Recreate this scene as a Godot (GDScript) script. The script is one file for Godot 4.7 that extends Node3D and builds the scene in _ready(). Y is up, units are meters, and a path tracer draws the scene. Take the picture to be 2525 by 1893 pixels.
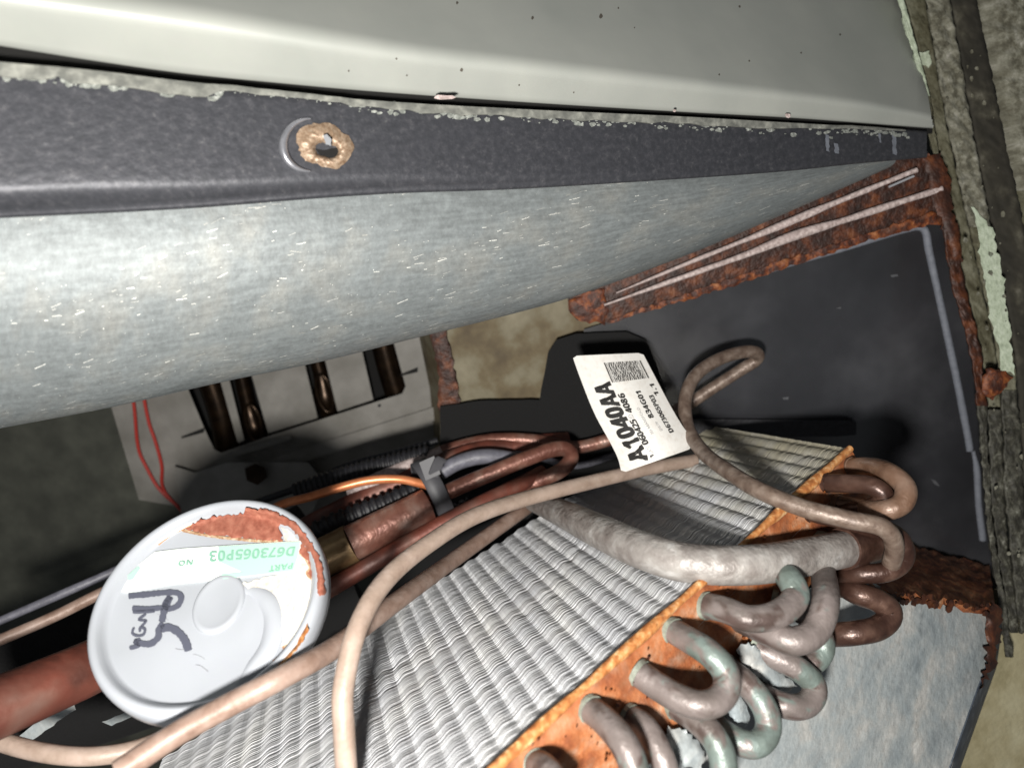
extends Node3D
# A look into the coil compartment of an air handler, lit by a hand lamp held beside the lens.
# Measures below are pixels of the 2525 x 1893 photograph plus a distance; SIZE turns the distances into metres.

const FOCAL := 1820.0
const SIZE := 0.37
var cam := Transform3D()
var org := Vector3.ZERO
var M := {}
var used := {}
var rng := RandomNumberGenerator.new()
var wob := FastNoiseLite.new()

# ------------------------------------------------------------------ places
func camv(v: Vector3) -> Vector3:            # right, down, away -> world
	return cam * (Vector3(v.x, -v.y, -v.z) * SIZE)

func dirw(v: Vector3) -> Vector3:
	return (cam.basis * Vector3(v.x, -v.y, -v.z)).normalized()

func ray(px: float, py: float) -> Vector3:
	return Vector3((px - 1262.5) / FOCAL, (py - 946.5) / FOCAL, 1.0)

func at(px: float, py: float, z: float) -> Vector3:
	return camv(ray(px, py) * z)

const N_COIL := Vector3(-0.43, -0.90, -0.09)
const N_SHEET := Vector3(0.509, -0.158, -0.846)
const N_WALL := Vector3(0.005, 0.275, -0.968)
const N_DISC := Vector3(-0.070, -0.677, -0.7327)

func on(n: Vector3, c: float, px: float, py: float) -> Vector3:
	var r := ray(px, py)
	return camv(r * (c / n.dot(r)))

func coil(px: float, py: float, h := 0.0) -> Vector3:
	return on(N_COIL, -0.220 + h, px, py)

func tsheet(px: float, py: float, h := 0.0) -> Vector3:
	return on(N_SHEET, -0.378 + h, px, py)

func wall(px: float, py: float, h := 0.0) -> Vector3:
	return on(N_WALL, -0.819 + h, px, py)

func disc(px: float, py: float, h := 0.0) -> Vector3:
	var c := N_DISC.dot(ray(520, 1482) * 0.50)
	return on(N_DISC, c + h, px, py)

func zb(px: float) -> float:                 # distance of the beam along its length
	return 1.0 / (2.5 + (1.389 - 2.5) * px / 2224.0)

func beam(px: float, py: float, h := 0.0) -> Vector3:
	return at(px, py, zb(px) - h)

func line(pts: Array, x: float) -> float:    # a smooth curve through [x, y] pairs
	if x <= pts[0][0]:
		var m0: float = float(pts[1][1] - pts[0][1]) / float(pts[1][0] - pts[0][0])
		return pts[0][1] + m0 * (x - pts[0][0])
	for i in pts.size() - 1:
		if x <= pts[i + 1][0]:
			var a = pts[maxi(i - 1, 0)]
			var b = pts[i]
			var c = pts[i + 1]
			var d = pts[mini(i + 2, pts.size() - 1)]
			var t: float = (x - b[0]) / float(c[0] - b[0])
			var s1: float = float(c[1] - a[1]) / float(c[0] - a[0]) * float(c[0] - b[0])
			var s2: float = float(d[1] - b[1]) / float(d[0] - b[0]) * float(c[0] - b[0])
			var t2 := t * t
			var t3 := t2 * t
			return (2 * t3 - 3 * t2 + 1) * b[1] + (t3 - 2 * t2 + t) * s1 + (-2 * t3 + 3 * t2) * c[1] + (t3 - t2) * s2
	var n := pts.size()
	var m1: float = float(pts[n - 1][1] - pts[n - 2][1]) / float(pts[n - 1][0] - pts[n - 2][0])
	return pts[n - 1][1] + m1 * (x - pts[n - 1][0])

func seen_at(p: Vector3) -> Vector2:          # the pixel of a point
	var q := cam.affine_inverse() * p
	return Vector2(1262.5 - q.x / q.z * FOCAL, 946.5 + q.y / q.z * FOCAL)

func crop(list: Array, ox: float, oy: float, s: float) -> Array:
	var o := []
	for p in list:
		var q := [ox + p[0] * s, oy + p[1] * s]
		if p.size() > 2:
			q.append(p[2])
		o.append(q)
	return o

# ------------------------------------------------------------------ naming
func numbered(called: String) -> String:
	if not used.has(called):
		used[called] = 0
		return called
	used[called] += 1
	return "%s_%03d" % [called, used[called]]

func tag(o: Node3D, label := "", category := "", group := "", kind := "") -> void:
	if label:
		o.set_meta("label", label)
	if category:
		o.set_meta("category", category)
	if group:
		o.set_meta("group", group)
	if kind:
		o.set_meta("kind", kind)

func thing(called: String, where: Vector3, label: String, category: String, group := "") -> Node3D:
	var o := Node3D.new()
	o.name = numbered(called)
	add_child(o)
	o.position = where
	org = where
	tag(o, label, category, group)
	return o

func mb() -> SurfaceTool:
	var st := SurfaceTool.new()
	st.begin(Mesh.PRIMITIVE_TRIANGLES)
	st.set_color(Color.WHITE)
	st.set_uv(Vector2.ZERO)
	st.set_smooth_group(0)
	return st

func obj(called: String, st: SurfaceTool, m: Material, parent: Node3D) -> MeshInstance3D:
	st.generate_normals()
	var o := MeshInstance3D.new()
	o.mesh = st.commit()
	o.mesh.surface_set_material(0, m)
	var n := called
	var k := 0
	while parent.has_node(NodePath(n)):
		k += 1
		n = "%s_%03d" % [called, k]
	o.name = n
	parent.add_child(o, true)
	return o

func solo(called: String, st: SurfaceTool, m: Material, label: String, category: String, group := "", kind := "") -> MeshInstance3D:
	var o := obj(numbered(called), st, m, self)
	o.position = org
	tag(o, label, category, group, kind)
	return o

# ------------------------------------------------------------------ shapes
func v(st: SurfaceTool, p: Vector3) -> void:
	st.add_vertex(p - org)

func tri(st: SurfaceTool, a: Vector3, b: Vector3, c: Vector3) -> void:
	v(st, a); v(st, b); v(st, c)

func quad(st: SurfaceTool, a: Vector3, b: Vector3, c: Vector3, d: Vector3) -> void:
	tri(st, a, b, c); tri(st, a, c, d)

func grid(st: SurfaceTool, g: Array, us := 1.0, vs := 1.0, tint = null) -> void:
	var nu := g.size()
	var nv: int = g[0].size()
	for i in nu - 1:
		for j in nv - 1:
			for k in [[0, 0], [1, 0], [1, 1], [0, 0], [1, 1], [0, 1]]:
				var a: int = i + k[0]
				var b: int = j + k[1]
				st.set_uv(Vector2(us * a / (nu - 1.0), vs * b / (nv - 1.0)))
				if tint != null:
					st.set_color(tint.call(a / (nu - 1.0), b / (nv - 1.0)))
				v(st, g[a][b])

func sheet(st: SurfaceTool, g: Array, thick: float, us := 1.0, vs := 1.0, tint = null) -> void:
	# a sheet of metal: the grid, its back at the given thickness away from the viewer, and its edges
	var back := []
	var nu := g.size()
	var nv: int = g[0].size()
	for i in nu:
		var row := []
		for j in nv:
			var du: Vector3 = g[mini(i + 1, nu - 1)][j] - g[maxi(i - 1, 0)][j]
			var dv: Vector3 = g[i][mini(j + 1, nv - 1)] - g[i][maxi(j - 1, 0)]
			var n := du.cross(dv).normalized()
			row.append(g[i][j] - n * thick * SIZE)
		back.append(row)
	st.set_smooth_group(1)
	grid(st, g, us, vs, tint)
	st.set_smooth_group(2)
	grid(st, back, us, vs, tint)
	st.set_smooth_group(-1)
	for i in nu - 1:
		quad(st, g[i][0], g[i + 1][0], back[i + 1][0], back[i][0])
		quad(st, g[i][nv - 1], g[i + 1][nv - 1], back[i + 1][nv - 1], back[i][nv - 1])
	for j in nv - 1:
		quad(st, g[0][j], g[0][j + 1], back[0][j + 1], back[0][j])
		quad(st, g[nu - 1][j], g[nu - 1][j + 1], back[nu - 1][j + 1], back[nu - 1][j])

func smooth_path(pts: Array, step: float) -> PackedVector3Array:
	var c := Curve3D.new()
	c.bake_interval = step
	var n := pts.size()
	for i in n:
		var p: Vector3 = pts[i]
		var a: Vector3 = pts[maxi(i - 1, 0)]
		var b: Vector3 = pts[mini(i + 1, n - 1)]
		var t := (b - a)
		if t.length() > 0.0:
			t = t.normalized()
		var li := (p - a).length() / 3.0
		var lo := (b - p).length() / 3.0
		c.add_point(p, -t * li, t * lo)
	return c.get_baked_points()

func tube(st: SurfaceTool, pts: Array, r: float, sides := 14, rough := 0.0, radius = null, tint = null, step := 0.006, caps := true) -> void:
	var path := smooth_path(pts, step * SIZE)
	var n := path.size()
	var rings := []
	var normal := Vector3.UP
	var t0 := (path[1] - path[0]).normalized()
	if absf(t0.dot(normal)) > 0.9:
		normal = Vector3.RIGHT
	var run := 0.0
	for i in n:
		var t := (path[mini(i + 1, n - 1)] - path[maxi(i - 1, 0)]).normalized()
		normal = (normal - t * normal.dot(t)).normalized()
		var b := t.cross(normal)
		if i > 0:
			run += (path[i] - path[i - 1]).length()
		var rr := r * SIZE
		if radius != null:
			rr *= radius.call(i / (n - 1.0), run / SIZE)
		var ring := []
		for k in sides + 1:
			var a := TAU * (k % sides) / sides
			var d := normal * cos(a) + b * sin(a)
			var w := 1.0
			if rough > 0.0:
				var q := (path[i] + d * rr) * 90.0 / SIZE * 0.5
				w += rough * wob.get_noise_3dv(q * 10.0)
			ring.append(path[i] + d * rr * w)
		rings.append(ring)
	st.set_smooth_group(0)
	grid(st, rings, 1.0, 1.0, tint)
	if caps:
		st.set_smooth_group(-1)
		for e in [0, n - 1]:
			if tint != null:
				st.set_color(tint.call(float(e) / (n - 1.0), 0.0))
			for k in sides:
				tri(st, path[e], rings[e][k], rings[e][k + 1])

func ptube(called: String, list: Array, r: float, m: Material, label: String, cat := "pipe", group := "", rough := 0.05, tint = null) -> MeshInstance3D:
	var pts := []
	for p in list:
		pts.append(at(p[0], p[1], p[2]))
	org = pts[0]
	var st := mb()
	tube(st, pts, r, 16, rough, null, tint)
	return solo(called, st, m, label, cat, group)

func ragged(poly: Array, step: float, amp: float) -> PackedVector2Array:
	var o := PackedVector2Array()
	var n := poly.size()
	for i in n:
		var a := Vector2(poly[i][0], poly[i][1])
		var b := Vector2(poly[(i + 1) % n][0], poly[(i + 1) % n][1])
		var k := maxi(1, int(a.distance_to(b) / step))
		var side := (b - a).orthogonal().normalized()
		for j in k:
			var p := a.lerp(b, float(j) / k)
			p += side * amp * wob.get_noise_2d(p.x * 3.1, p.y * 3.1) + Vector2(wob.get_noise_2d(p.x * 9.0, p.y * 9.0), wob.get_noise_2d(p.y * 9.0, p.x * 9.0 + 77.0)) * amp * 0.5
			o.append(p)
	return o

func patch(st: SurfaceTool, poly: Array, on_it: Callable, top: float, thick: float, step := 40.0, amp := 0.0, inner := 0.0, bump := 0.0) -> void:
	# a plate with this outline: its face lies «top» above the surface, its back «thick» below that
	var o := ragged(poly, step, amp)
	var pts := o.duplicate()
	if inner > 0.0:
		var lo := o[0]
		var hi := o[0]
		for p in o:
			lo = lo.min(p)
			hi = hi.max(p)
		var y := lo.y + inner * 0.5
		while y < hi.y:
			var x := lo.x + inner * 0.5
			while x < hi.x:
				var p := Vector2(x + wob.get_noise_2d(x * 17.0, y * 17.0) * inner * 0.4, y + wob.get_noise_2d(y * 17.0, x * 17.0) * inner * 0.4)
				if Geometry2D.is_point_in_polygon(p, o):
					pts.append(p)
				x += inner
			y += inner
	var f := []
	for i in pts.size():
		var h := top
		if i >= o.size():
			h += bump * (0.6 + wob.get_noise_2d(pts[i].x * 6.0, pts[i].y * 6.0))
		f.append(on_it.call(pts[i].x, pts[i].y, h))
	var idx := Geometry2D.triangulate_polygon(o) if inner <= 0.0 else Geometry2D.triangulate_delaunay(pts)
	st.set_smooth_group(3 if bump > 0.0 else -1)
	for k in range(0, idx.size(), 3):
		if inner > 0.0:
			var mid := (pts[idx[k]] + pts[idx[k + 1]] + pts[idx[k + 2]]) / 3.0
			if not Geometry2D.is_point_in_polygon(mid, o):
				continue
		var turn := (pts[idx[k + 1]] - pts[idx[k]]).cross(pts[idx[k + 2]] - pts[idx[k]])
		for j in ([0, 1, 2] if turn > 0.0 else [0, 2, 1]):
			st.set_uv(pts[idx[k + j]] / 1000.0)
			v(st, f[idx[k + j]])
	if thick > 0.0:
		st.set_smooth_group(-1)
		var low := []
		for p in o:
			low.append(on_it.call(p.x, p.y, top - thick))
		for i in o.size():
			var j := (i + 1) % o.size()
			quad(st, f[i], f[j], low[j], low[i])

func slab(called: String, poly: Array, on_it: Callable, top: float, thick: float, m: Material, parent: Node3D, step := 40.0, amp := 0.0, inner := 0.0, bump := 0.0) -> MeshInstance3D:
	var st := mb()
	patch(st, poly, on_it, top, thick, step, amp, inner, bump)
	return obj(called, st, m, parent)

func box_at(st: SurfaceTool, c: Vector3, x: Vector3, y: Vector3, z: Vector3) -> void:
	st.set_smooth_group(-1)
	for f in [[x, y, z], [y, z, x], [z, x, y]]:
		for s in [-1.0, 1.0]:
			var o: Vector3 = c + f[2] * s
			quad(st, o - f[0] - f[1], o + f[0] - f[1], o + f[0] + f[1], o - f[0] + f[1])

func stroke(st: SurfaceTool, list: Array, w: float, on_it: Callable, h: float) -> void:
	# a line drawn with a pen of width w (pixels)
	var c := Curve2D.new()
	c.bake_interval = 3.0
	for i in list.size():
		var a := Vector2(list[maxi(i - 1, 0)][0], list[maxi(i - 1, 0)][1])
		var b := Vector2(list[mini(i + 1, list.size() - 1)][0], list[mini(i + 1, list.size() - 1)][1])
		c.add_point(Vector2(list[i][0], list[i][1]), (a - b) / 6.0, (b - a) / 6.0)
	var p := c.get_baked_points()
	var rows := []
	for i in p.size():
		var d := (p[mini(i + 1, p.size() - 1)] - p[maxi(i - 1, 0)]).normalized().orthogonal()
		var ww := w * (1.0 + 0.25 * wob.get_noise_2d(p[i].x * 4.0, p[i].y * 4.0)) * 0.5
		if i == 0 or i == p.size() - 1:
			ww *= 0.6
		rows.append([on_it.call(p[i].x + d.x * ww, p[i].y + d.y * ww, h), on_it.call(p[i].x - d.x * ww, p[i].y - d.y * ww, h)])
	st.set_smooth_group(0)
	grid(st, rows)

func letters(st: SurfaceTool, text: String, bold: bool, place: Callable) -> void:
	# flat lettering; place(x 0..1 along the text, y 0..1 from the foot to the head of the capitals) -> point
	var t := TextMesh.new()
	var f := SystemFont.new()
	f.font_names = PackedStringArray(["Droid Sans"])
	if bold:
		f.font_weight = 700
	t.font = f
	t.text = text
	t.font_size = 64
	t.pixel_size = 0.01
	t.depth = 0.0
	t.curve_step = 4.0
	var a := t.get_mesh_arrays()
	var vs: PackedVector3Array = a[Mesh.ARRAY_VERTEX]
	var ix: PackedInt32Array = a[Mesh.ARRAY_INDEX] if a[Mesh.ARRAY_INDEX] != null else PackedInt32Array()
	if vs.is_empty():
		return
	var lo := vs[0]
	var hi := vs[0]
	for p in vs:
		lo = lo.min(p)
		hi = hi.max(p)
	st.set_smooth_group(-1)
	if ix.is_empty():
		for i in vs.size():
			ix.append(i)
	for i in ix:
		var p := vs[i]
		v(st, place.call((p.x - lo.x) / (hi.x - lo.x), (p.y - lo.y) / (hi.y - lo.y)))

# ------------------------------------------------------------------ materials
func nz(freq: float, s: int, oct := 4, kind := FastNoiseLite.TYPE_SIMPLEX_SMOOTH, gain := 0.55) -> FastNoiseLite:
	var n := FastNoiseLite.new()
	n.noise_type = kind
	n.frequency = freq
	n.seed = s
	n.fractal_octaves = oct
	n.fractal_gain = gain
	return n

func tex(n: FastNoiseLite, stops: Array, side := 512, side_y := 0) -> NoiseTexture2D:
	var t := NoiseTexture2D.new()
	t.width = side
	t.height = side_y if side_y else side
	t.seamless = true
	t.seamless_blend_skirt = 0.2
	t.noise = n
	var g := Gradient.new()
	var offs := PackedFloat32Array()
	var cols := PackedColorArray()
	for s in stops:
		offs.append(s[0])
		cols.append(Color(s[1], s[2], s[3]))
	g.offsets = offs
	g.colors = cols
	t.color_ramp = g
	return t

func bumps(n: FastNoiseLite, strength: float, side := 512) -> NoiseTexture2D:
	var t := NoiseTexture2D.new()
	t.width = side
	t.height = side
	t.seamless = true
	t.as_normal_map = true
	t.bump_strength = strength
	t.noise = n
	return t

func mat(albedo: Texture2D, rough: float, metal: float, scale: float, normal: Texture2D = null, depth := 1.0, tint := Color.WHITE) -> StandardMaterial3D:
	var m := StandardMaterial3D.new()
	m.albedo_color = tint
	m.albedo_texture = albedo
	m.roughness = rough
	m.metallic = metal
	m.vertex_color_use_as_albedo = true
	m.uv1_triplanar = true
	m.uv1_world_triplanar = true
	m.uv1_scale = Vector3.ONE * scale
	if normal:
		m.normal_enabled = true
		m.normal_texture = normal
		m.normal_scale = depth
	return m

func plain(c: Color, rough: float, metal := 0.0) -> StandardMaterial3D:
	var m := StandardMaterial3D.new()
	m.albedo_color = c
	m.roughness = rough
	m.metallic = metal
	m.vertex_color_use_as_albedo = true
	return m

func materials() -> void:
	var fine := bumps(nz(0.05, 11, 5), 6.0)
	var pits := bumps(nz(0.03, 12, 5, FastNoiseLite.TYPE_CELLULAR, 0.6), 5.0)
	var soft := bumps(nz(0.012, 13, 3), 3.0)
	M.paint = mat(tex(nz(0.006, 1, 5), [[0.0, 0.555, 0.57, 0.55], [0.5, 0.59, 0.60, 0.58], [1.0, 0.62, 0.63, 0.605]]), 0.44, 0.0, 9.0, soft, 0.06)
	M.beam = mat(tex(nz(0.05, 2, 5, FastNoiseLite.TYPE_SIMPLEX_SMOOTH, 0.75), [[0.0, 0.19, 0.195, 0.21], [0.45, 0.225, 0.23, 0.25], [0.62, 0.255, 0.258, 0.278], [0.8, 0.31, 0.31, 0.325], [1.0, 0.46, 0.46, 0.46]]), 0.52, 0.35, 14.0, fine, 0.15)
	M.crust = mat(tex(nz(0.06, 3, 5), [[0.0, 0.28, 0.29, 0.28], [0.5, 0.46, 0.475, 0.455], [0.75, 0.62, 0.63, 0.61], [1.0, 0.86, 0.87, 0.85]]), 0.8, 0.0, 20.0, pits, 1.0)
	M.gap_shade = plain(Color(0.03, 0.028, 0.022), 0.95)
	# galvanised sheet with scratch glints painted in: mapped by its own length and girth
	var gv := mat(null, 0.57, 0.28, 1.0)
	gv.uv1_triplanar = false
	gv.uv1_world_triplanar = false
	gv.uv1_scale = Vector3(3.0, 3.0, 1.0)
	gv.albedo_texture = scratched()
	gv.normal_enabled = true
	gv.normal_texture = bumps(nz(0.02, 5, 4), 3.0)
	gv.normal_scale = 0.25
	M.galv = gv
	M.rust = mat(tex(nz(0.02, 6, 6, FastNoiseLite.TYPE_SIMPLEX_SMOOTH, 0.65), [[0.0, 0.10, 0.045, 0.025], [0.4, 0.22, 0.095, 0.045], [0.55, 0.38, 0.18, 0.075], [0.7, 0.50, 0.28, 0.12], [1.0, 0.68, 0.48, 0.33]]), 0.62, 0.1, 16.0, pits, 1.0)
	M.rust_ledge = mat(tex(nz(0.014, 71, 6), [[0.0, 0.22, 0.10, 0.055], [0.45, 0.44, 0.24, 0.14], [0.6, 0.56, 0.34, 0.20], [0.8, 0.62, 0.46, 0.34], [1.0, 0.74, 0.66, 0.60]]), 0.6, 0.0, 14.0, pits, 0.8)
	M.rust_dark = mat(tex(nz(0.016, 7, 6), [[0.0, 0.085, 0.043, 0.028], [0.45, 0.19, 0.092, 0.052], [0.6, 0.28, 0.14, 0.07], [0.75, 0.37, 0.20, 0.10], [1.0, 0.48, 0.31, 0.20]]), 0.6, 0.1, 14.0, fine, 0.5)
	M.rust_orange = mat(tex(nz(0.009, 8, 7, FastNoiseLite.TYPE_SIMPLEX_SMOOTH, 0.62), [[0.0, 0.20, 0.09, 0.05], [0.28, 0.38, 0.19, 0.10], [0.42, 0.52, 0.29, 0.15], [0.55, 0.60, 0.37, 0.22], [0.66, 0.60, 0.44, 0.33], [0.76, 0.66, 0.52, 0.42], [0.86, 0.72, 0.66, 0.60], [1.0, 0.80, 0.78, 0.74]]), 0.7, 0.0, 18.0, pits, 0.9)
	M.rust_edge = mat(tex(nz(0.03, 9, 5), [[0.0, 0.38, 0.20, 0.08], [0.4, 0.58, 0.35, 0.16], [0.6, 0.68, 0.47, 0.27], [0.8, 0.80, 0.66, 0.48], [1.0, 0.86, 0.80, 0.70]]), 0.8, 0.0, 25.0, pits, 0.8)
	M.rust_red = mat(tex(nz(0.03, 10, 5), [[0.0, 0.42, 0.21, 0.15], [0.5, 0.56, 0.33, 0.26], [1.0, 0.66, 0.45, 0.37]]), 0.75, 0.0, 25.0, pits, 0.6)
	M.chalk = mat(tex(nz(0.03, 14, 5), [[0.0, 0.45, 0.40, 0.38], [0.5, 0.66, 0.60, 0.59], [1.0, 0.84, 0.80, 0.78]]), 0.85, 0.0, 30.0, pits, 0.6)
	M.black_panel = mat(tex(nz(0.005, 15, 5), [[0.0, 0.13, 0.132, 0.142], [0.5, 0.18, 0.182, 0.195], [1.0, 0.27, 0.272, 0.285]]), 0.24, 0.0, 5.0, soft, 0.08)
	M.black_panel.metallic_specular = 0.7
	M.insulation_and_shade = mat(tex(nz(0.06, 16, 4), [[0.0, 0.012, 0.012, 0.014], [1.0, 0.035, 0.035, 0.04]]), 0.95, 0.0, 30.0, fine, 0.6)  # foam of the insulated lines, and the shade slabs on the wall
	M.bead = mat(tex(nz(0.02, 17, 4), [[0.0, 0.36, 0.375, 0.41], [1.0, 0.46, 0.475, 0.51]]), 0.7, 0.0, 20.0, fine, 0.3)
	M.mould = mat(tex(nz(0.025, 18, 6, FastNoiseLite.TYPE_SIMPLEX_SMOOTH, 0.7), [[0.0, 0.18, 0.17, 0.13], [0.38, 0.31, 0.30, 0.25], [0.52, 0.40, 0.395, 0.345], [0.7, 0.47, 0.465, 0.42], [1.0, 0.64, 0.63, 0.60]]), 0.85, 0.0, 13.0, fine, 0.45)
	M.olive = mat(tex(nz(0.012, 19, 6, FastNoiseLite.TYPE_SIMPLEX_SMOOTH, 0.65), [[0.0, 0.17, 0.155, 0.09], [0.4, 0.29, 0.28, 0.21], [0.6, 0.37, 0.365, 0.30], [1.0, 0.49, 0.485, 0.43]]), 0.8, 0.0, 12.0, fine, 0.6)
	M.pale = mat(tex(nz(0.03, 20, 5), [[0.0, 0.50, 0.54, 0.46], [0.5, 0.64, 0.68, 0.60], [1.0, 0.72, 0.75, 0.69]]), 0.7, 0.0, 20.0, fine, 0.5)
	M.grime = mat(tex(nz(0.02, 21, 6, FastNoiseLite.TYPE_SIMPLEX_SMOOTH, 0.7), [[0.0, 0.07, 0.065, 0.05], [0.45, 0.15, 0.145, 0.115], [0.62, 0.25, 0.245, 0.21], [0.75, 0.36, 0.36, 0.32], [1.0, 0.58, 0.58, 0.55]]), 0.7, 0.0, 15.0, fine, 0.6)
	M.channel = mat(tex(nz(0.012, 72, 5), [[0.0, 0.10, 0.095, 0.075], [0.6, 0.18, 0.17, 0.14], [0.8, 0.27, 0.26, 0.22], [1.0, 0.45, 0.44, 0.40]]), 0.9, 0.0, 10.0, fine, 0.2)
	M.beige = mat(tex(nz(0.008, 22, 5), [[0.0, 0.40, 0.37, 0.25], [0.5, 0.54, 0.51, 0.40], [1.0, 0.62, 0.60, 0.50]]), 0.75, 0.0, 10.0, fine, 0.3)
	M.plate = mat(tex(nz(0.012, 23, 6, FastNoiseLite.TYPE_SIMPLEX_SMOOTH, 0.6), [[0.0, 0.44, 0.475, 0.495], [0.35, 0.57, 0.60, 0.61], [0.55, 0.63, 0.65, 0.65], [0.7, 0.665, 0.66, 0.645], [0.8, 0.74, 0.735, 0.72], [1.0, 0.86, 0.86, 0.845]]), 0.55, 0.15, 10.0, fine, 0.3)
	M.grey_wall = mat(tex(nz(0.008, 24, 5), [[0.0, 0.40, 0.39, 0.365], [0.6, 0.48, 0.47, 0.45], [1.0, 0.54, 0.53, 0.51]]), 0.6, 0.0, 8.0, soft, 0.1)
	M.dark_wall = mat(tex(nz(0.01, 25, 5), [[0.0, 0.20, 0.205, 0.18], [1.0, 0.32, 0.325, 0.29]]), 0.8, 0.0, 8.0)
	M.yellow_wall = mat(tex(nz(0.008, 26, 6), [[0.0, 0.21, 0.16, 0.08], [0.45, 0.34, 0.295, 0.20], [0.65, 0.40, 0.375, 0.30], [1.0, 0.48, 0.455, 0.38]]), 0.7, 0.0, 9.0, soft, 0.1)
	M.near_black = plain(Color(0.02, 0.018, 0.016), 0.9)  # near black for the heater opening, the slits and the screw hole
	M.flue = mat(tex(nz(0.02, 27, 4), [[0.0, 0.10, 0.075, 0.055], [1.0, 0.24, 0.18, 0.125]]), 0.28, 0.8, 12.0)
	M.fin = mat(tex(nz(0.01, 28, 5), [[0.0, 0.68, 0.69, 0.71], [0.5, 0.745, 0.75, 0.76], [1.0, 0.81, 0.81, 0.80]]), 0.42, 0.3, 10.0)
	M.fin_core = mat(tex(nz(0.02, 29, 4), [[0.0, 0.58, 0.59, 0.60], [1.0, 0.70, 0.70, 0.70]]), 0.6, 0.2, 12.0)
	# copper in all its tarnish
	M.bend = mat(tex(nz(0.012, 30, 5), [[0.0, 0.50, 0.48, 0.47], [0.35, 0.64, 0.63, 0.62], [0.6, 0.74, 0.73, 0.73], [1.0, 0.86, 0.86, 0.86]]), 0.44, 0.22, 14.0, fine, 0.3)
	M.collar = mat(tex(nz(0.03, 73, 5), [[0.0, 0.34, 0.34, 0.31], [0.5, 0.47, 0.49, 0.45], [1.0, 0.62, 0.66, 0.60]]), 0.6, 0.1, 22.0, fine, 0.4)
	M.bend_brown = mat(tex(nz(0.014, 31, 5), [[0.0, 0.15, 0.09, 0.075], [0.5, 0.27, 0.19, 0.16], [0.75, 0.38, 0.29, 0.25], [1.0, 0.48, 0.38, 0.33]]), 0.35, 0.35, 14.0, fine, 0.3)
	M.bend_tan = mat(tex(nz(0.012, 32, 5), [[0.0, 0.26, 0.17, 0.12], [0.4, 0.40, 0.305, 0.245], [0.7, 0.48, 0.39, 0.335], [1.0, 0.57, 0.50, 0.45]]), 0.42, 0.2, 14.0, fine, 0.3)
	M.teal = mat(tex(nz(0.02, 33, 5), [[0.0, 0.30, 0.31, 0.29], [1.0, 0.50, 0.56, 0.54]]), 0.8, 0.0, 22.0, fine, 0.4)
	M.suction = mat(tex(nz(0.014, 34, 5, FastNoiseLite.TYPE_SIMPLEX_SMOOTH, 0.6), [[0.0, 0.33, 0.305, 0.29], [0.38, 0.45, 0.425, 0.41], [0.5, 0.52, 0.50, 0.485], [0.7, 0.58, 0.565, 0.55], [0.8, 0.66, 0.65, 0.64], [1.0, 0.76, 0.755, 0.745]]), 0.50, 0.12, 14.0, fine, 0.4)
	M.cap_tube = mat(tex(nz(0.02, 35, 5), [[0.0, 0.26, 0.20, 0.17], [0.5, 0.42, 0.36, 0.32], [1.0, 0.60, 0.55, 0.51]]), 0.45, 0.2, 20.0, fine, 0.3)
	M.beige_tube = mat(tex(nz(0.016, 36, 6, FastNoiseLite.TYPE_SIMPLEX_SMOOTH, 0.65), [[0.0, 0.40, 0.33, 0.29], [0.3, 0.54, 0.465, 0.415], [0.5, 0.60, 0.53, 0.48], [0.75, 0.65, 0.575, 0.53], [1.0, 0.72, 0.67, 0.63]]), 0.5, 0.05, 12.0, fine, 0.15)
	M.pink_tube = mat(tex(nz(0.016, 37, 6, FastNoiseLite.TYPE_SIMPLEX_SMOOTH, 0.65), [[0.0, 0.36, 0.275, 0.235], [0.3, 0.49, 0.40, 0.35], [0.5, 0.56, 0.475, 0.43], [0.75, 0.60, 0.525, 0.485], [1.0, 0.68, 0.62, 0.58]]), 0.5, 0.08, 12.0, fine, 0.15)
	M.copper = mat(tex(nz(0.012, 38, 5), [[0.0, 0.26, 0.14, 0.115], [0.35, 0.40, 0.25, 0.21], [0.55, 0.50, 0.34, 0.29], [0.7, 0.56, 0.44, 0.39], [1.0, 0.66, 0.59, 0.56]]), 0.4, 0.35, 12.0, fine, 0.25)
	M.copper_red = mat(tex(nz(0.009, 39, 4), [[0.0, 0.17, 0.11, 0.10], [0.42, 0.33, 0.19, 0.155], [0.6, 0.46, 0.245, 0.195], [0.75, 0.50, 0.33, 0.28], [1.0, 0.54, 0.45, 0.41]]), 0.5, 0.2, 9.0, fine, 0.15)
	M.copper_bright = mat(tex(nz(0.02, 40, 4), [[0.0, 0.72, 0.40, 0.24], [1.0, 0.90, 0.60, 0.42]]), 0.35, 0.4, 14.0)
	M.brass = mat(tex(nz(0.02, 41, 4), [[0.0, 0.42, 0.33, 0.22], [1.0, 0.70, 0.59, 0.44]]), 0.35, 0.5, 18.0)
	M.rubber = mat(tex(nz(0.03, 42, 4), [[0.0, 0.06, 0.06, 0.07], [1.0, 0.16, 0.16, 0.18]]), 0.55, 0.0, 20.0, fine, 0.3)
	M.sleeve = mat(tex(nz(0.02, 43, 4), [[0.0, 0.30, 0.30, 0.33], [1.0, 0.46, 0.46, 0.50]]), 0.5, 0.0, 18.0, fine, 0.2)
	M.tie = plain(Color(0.26, 0.26, 0.275), 0.55)
	M.plastic = mat(tex(nz(0.006, 44, 4), [[0.0, 0.585, 0.60, 0.62], [0.4, 0.625, 0.64, 0.665], [1.0, 0.655, 0.67, 0.695]]), 0.28, 0.0, 8.0, soft, 0.04)
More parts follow.
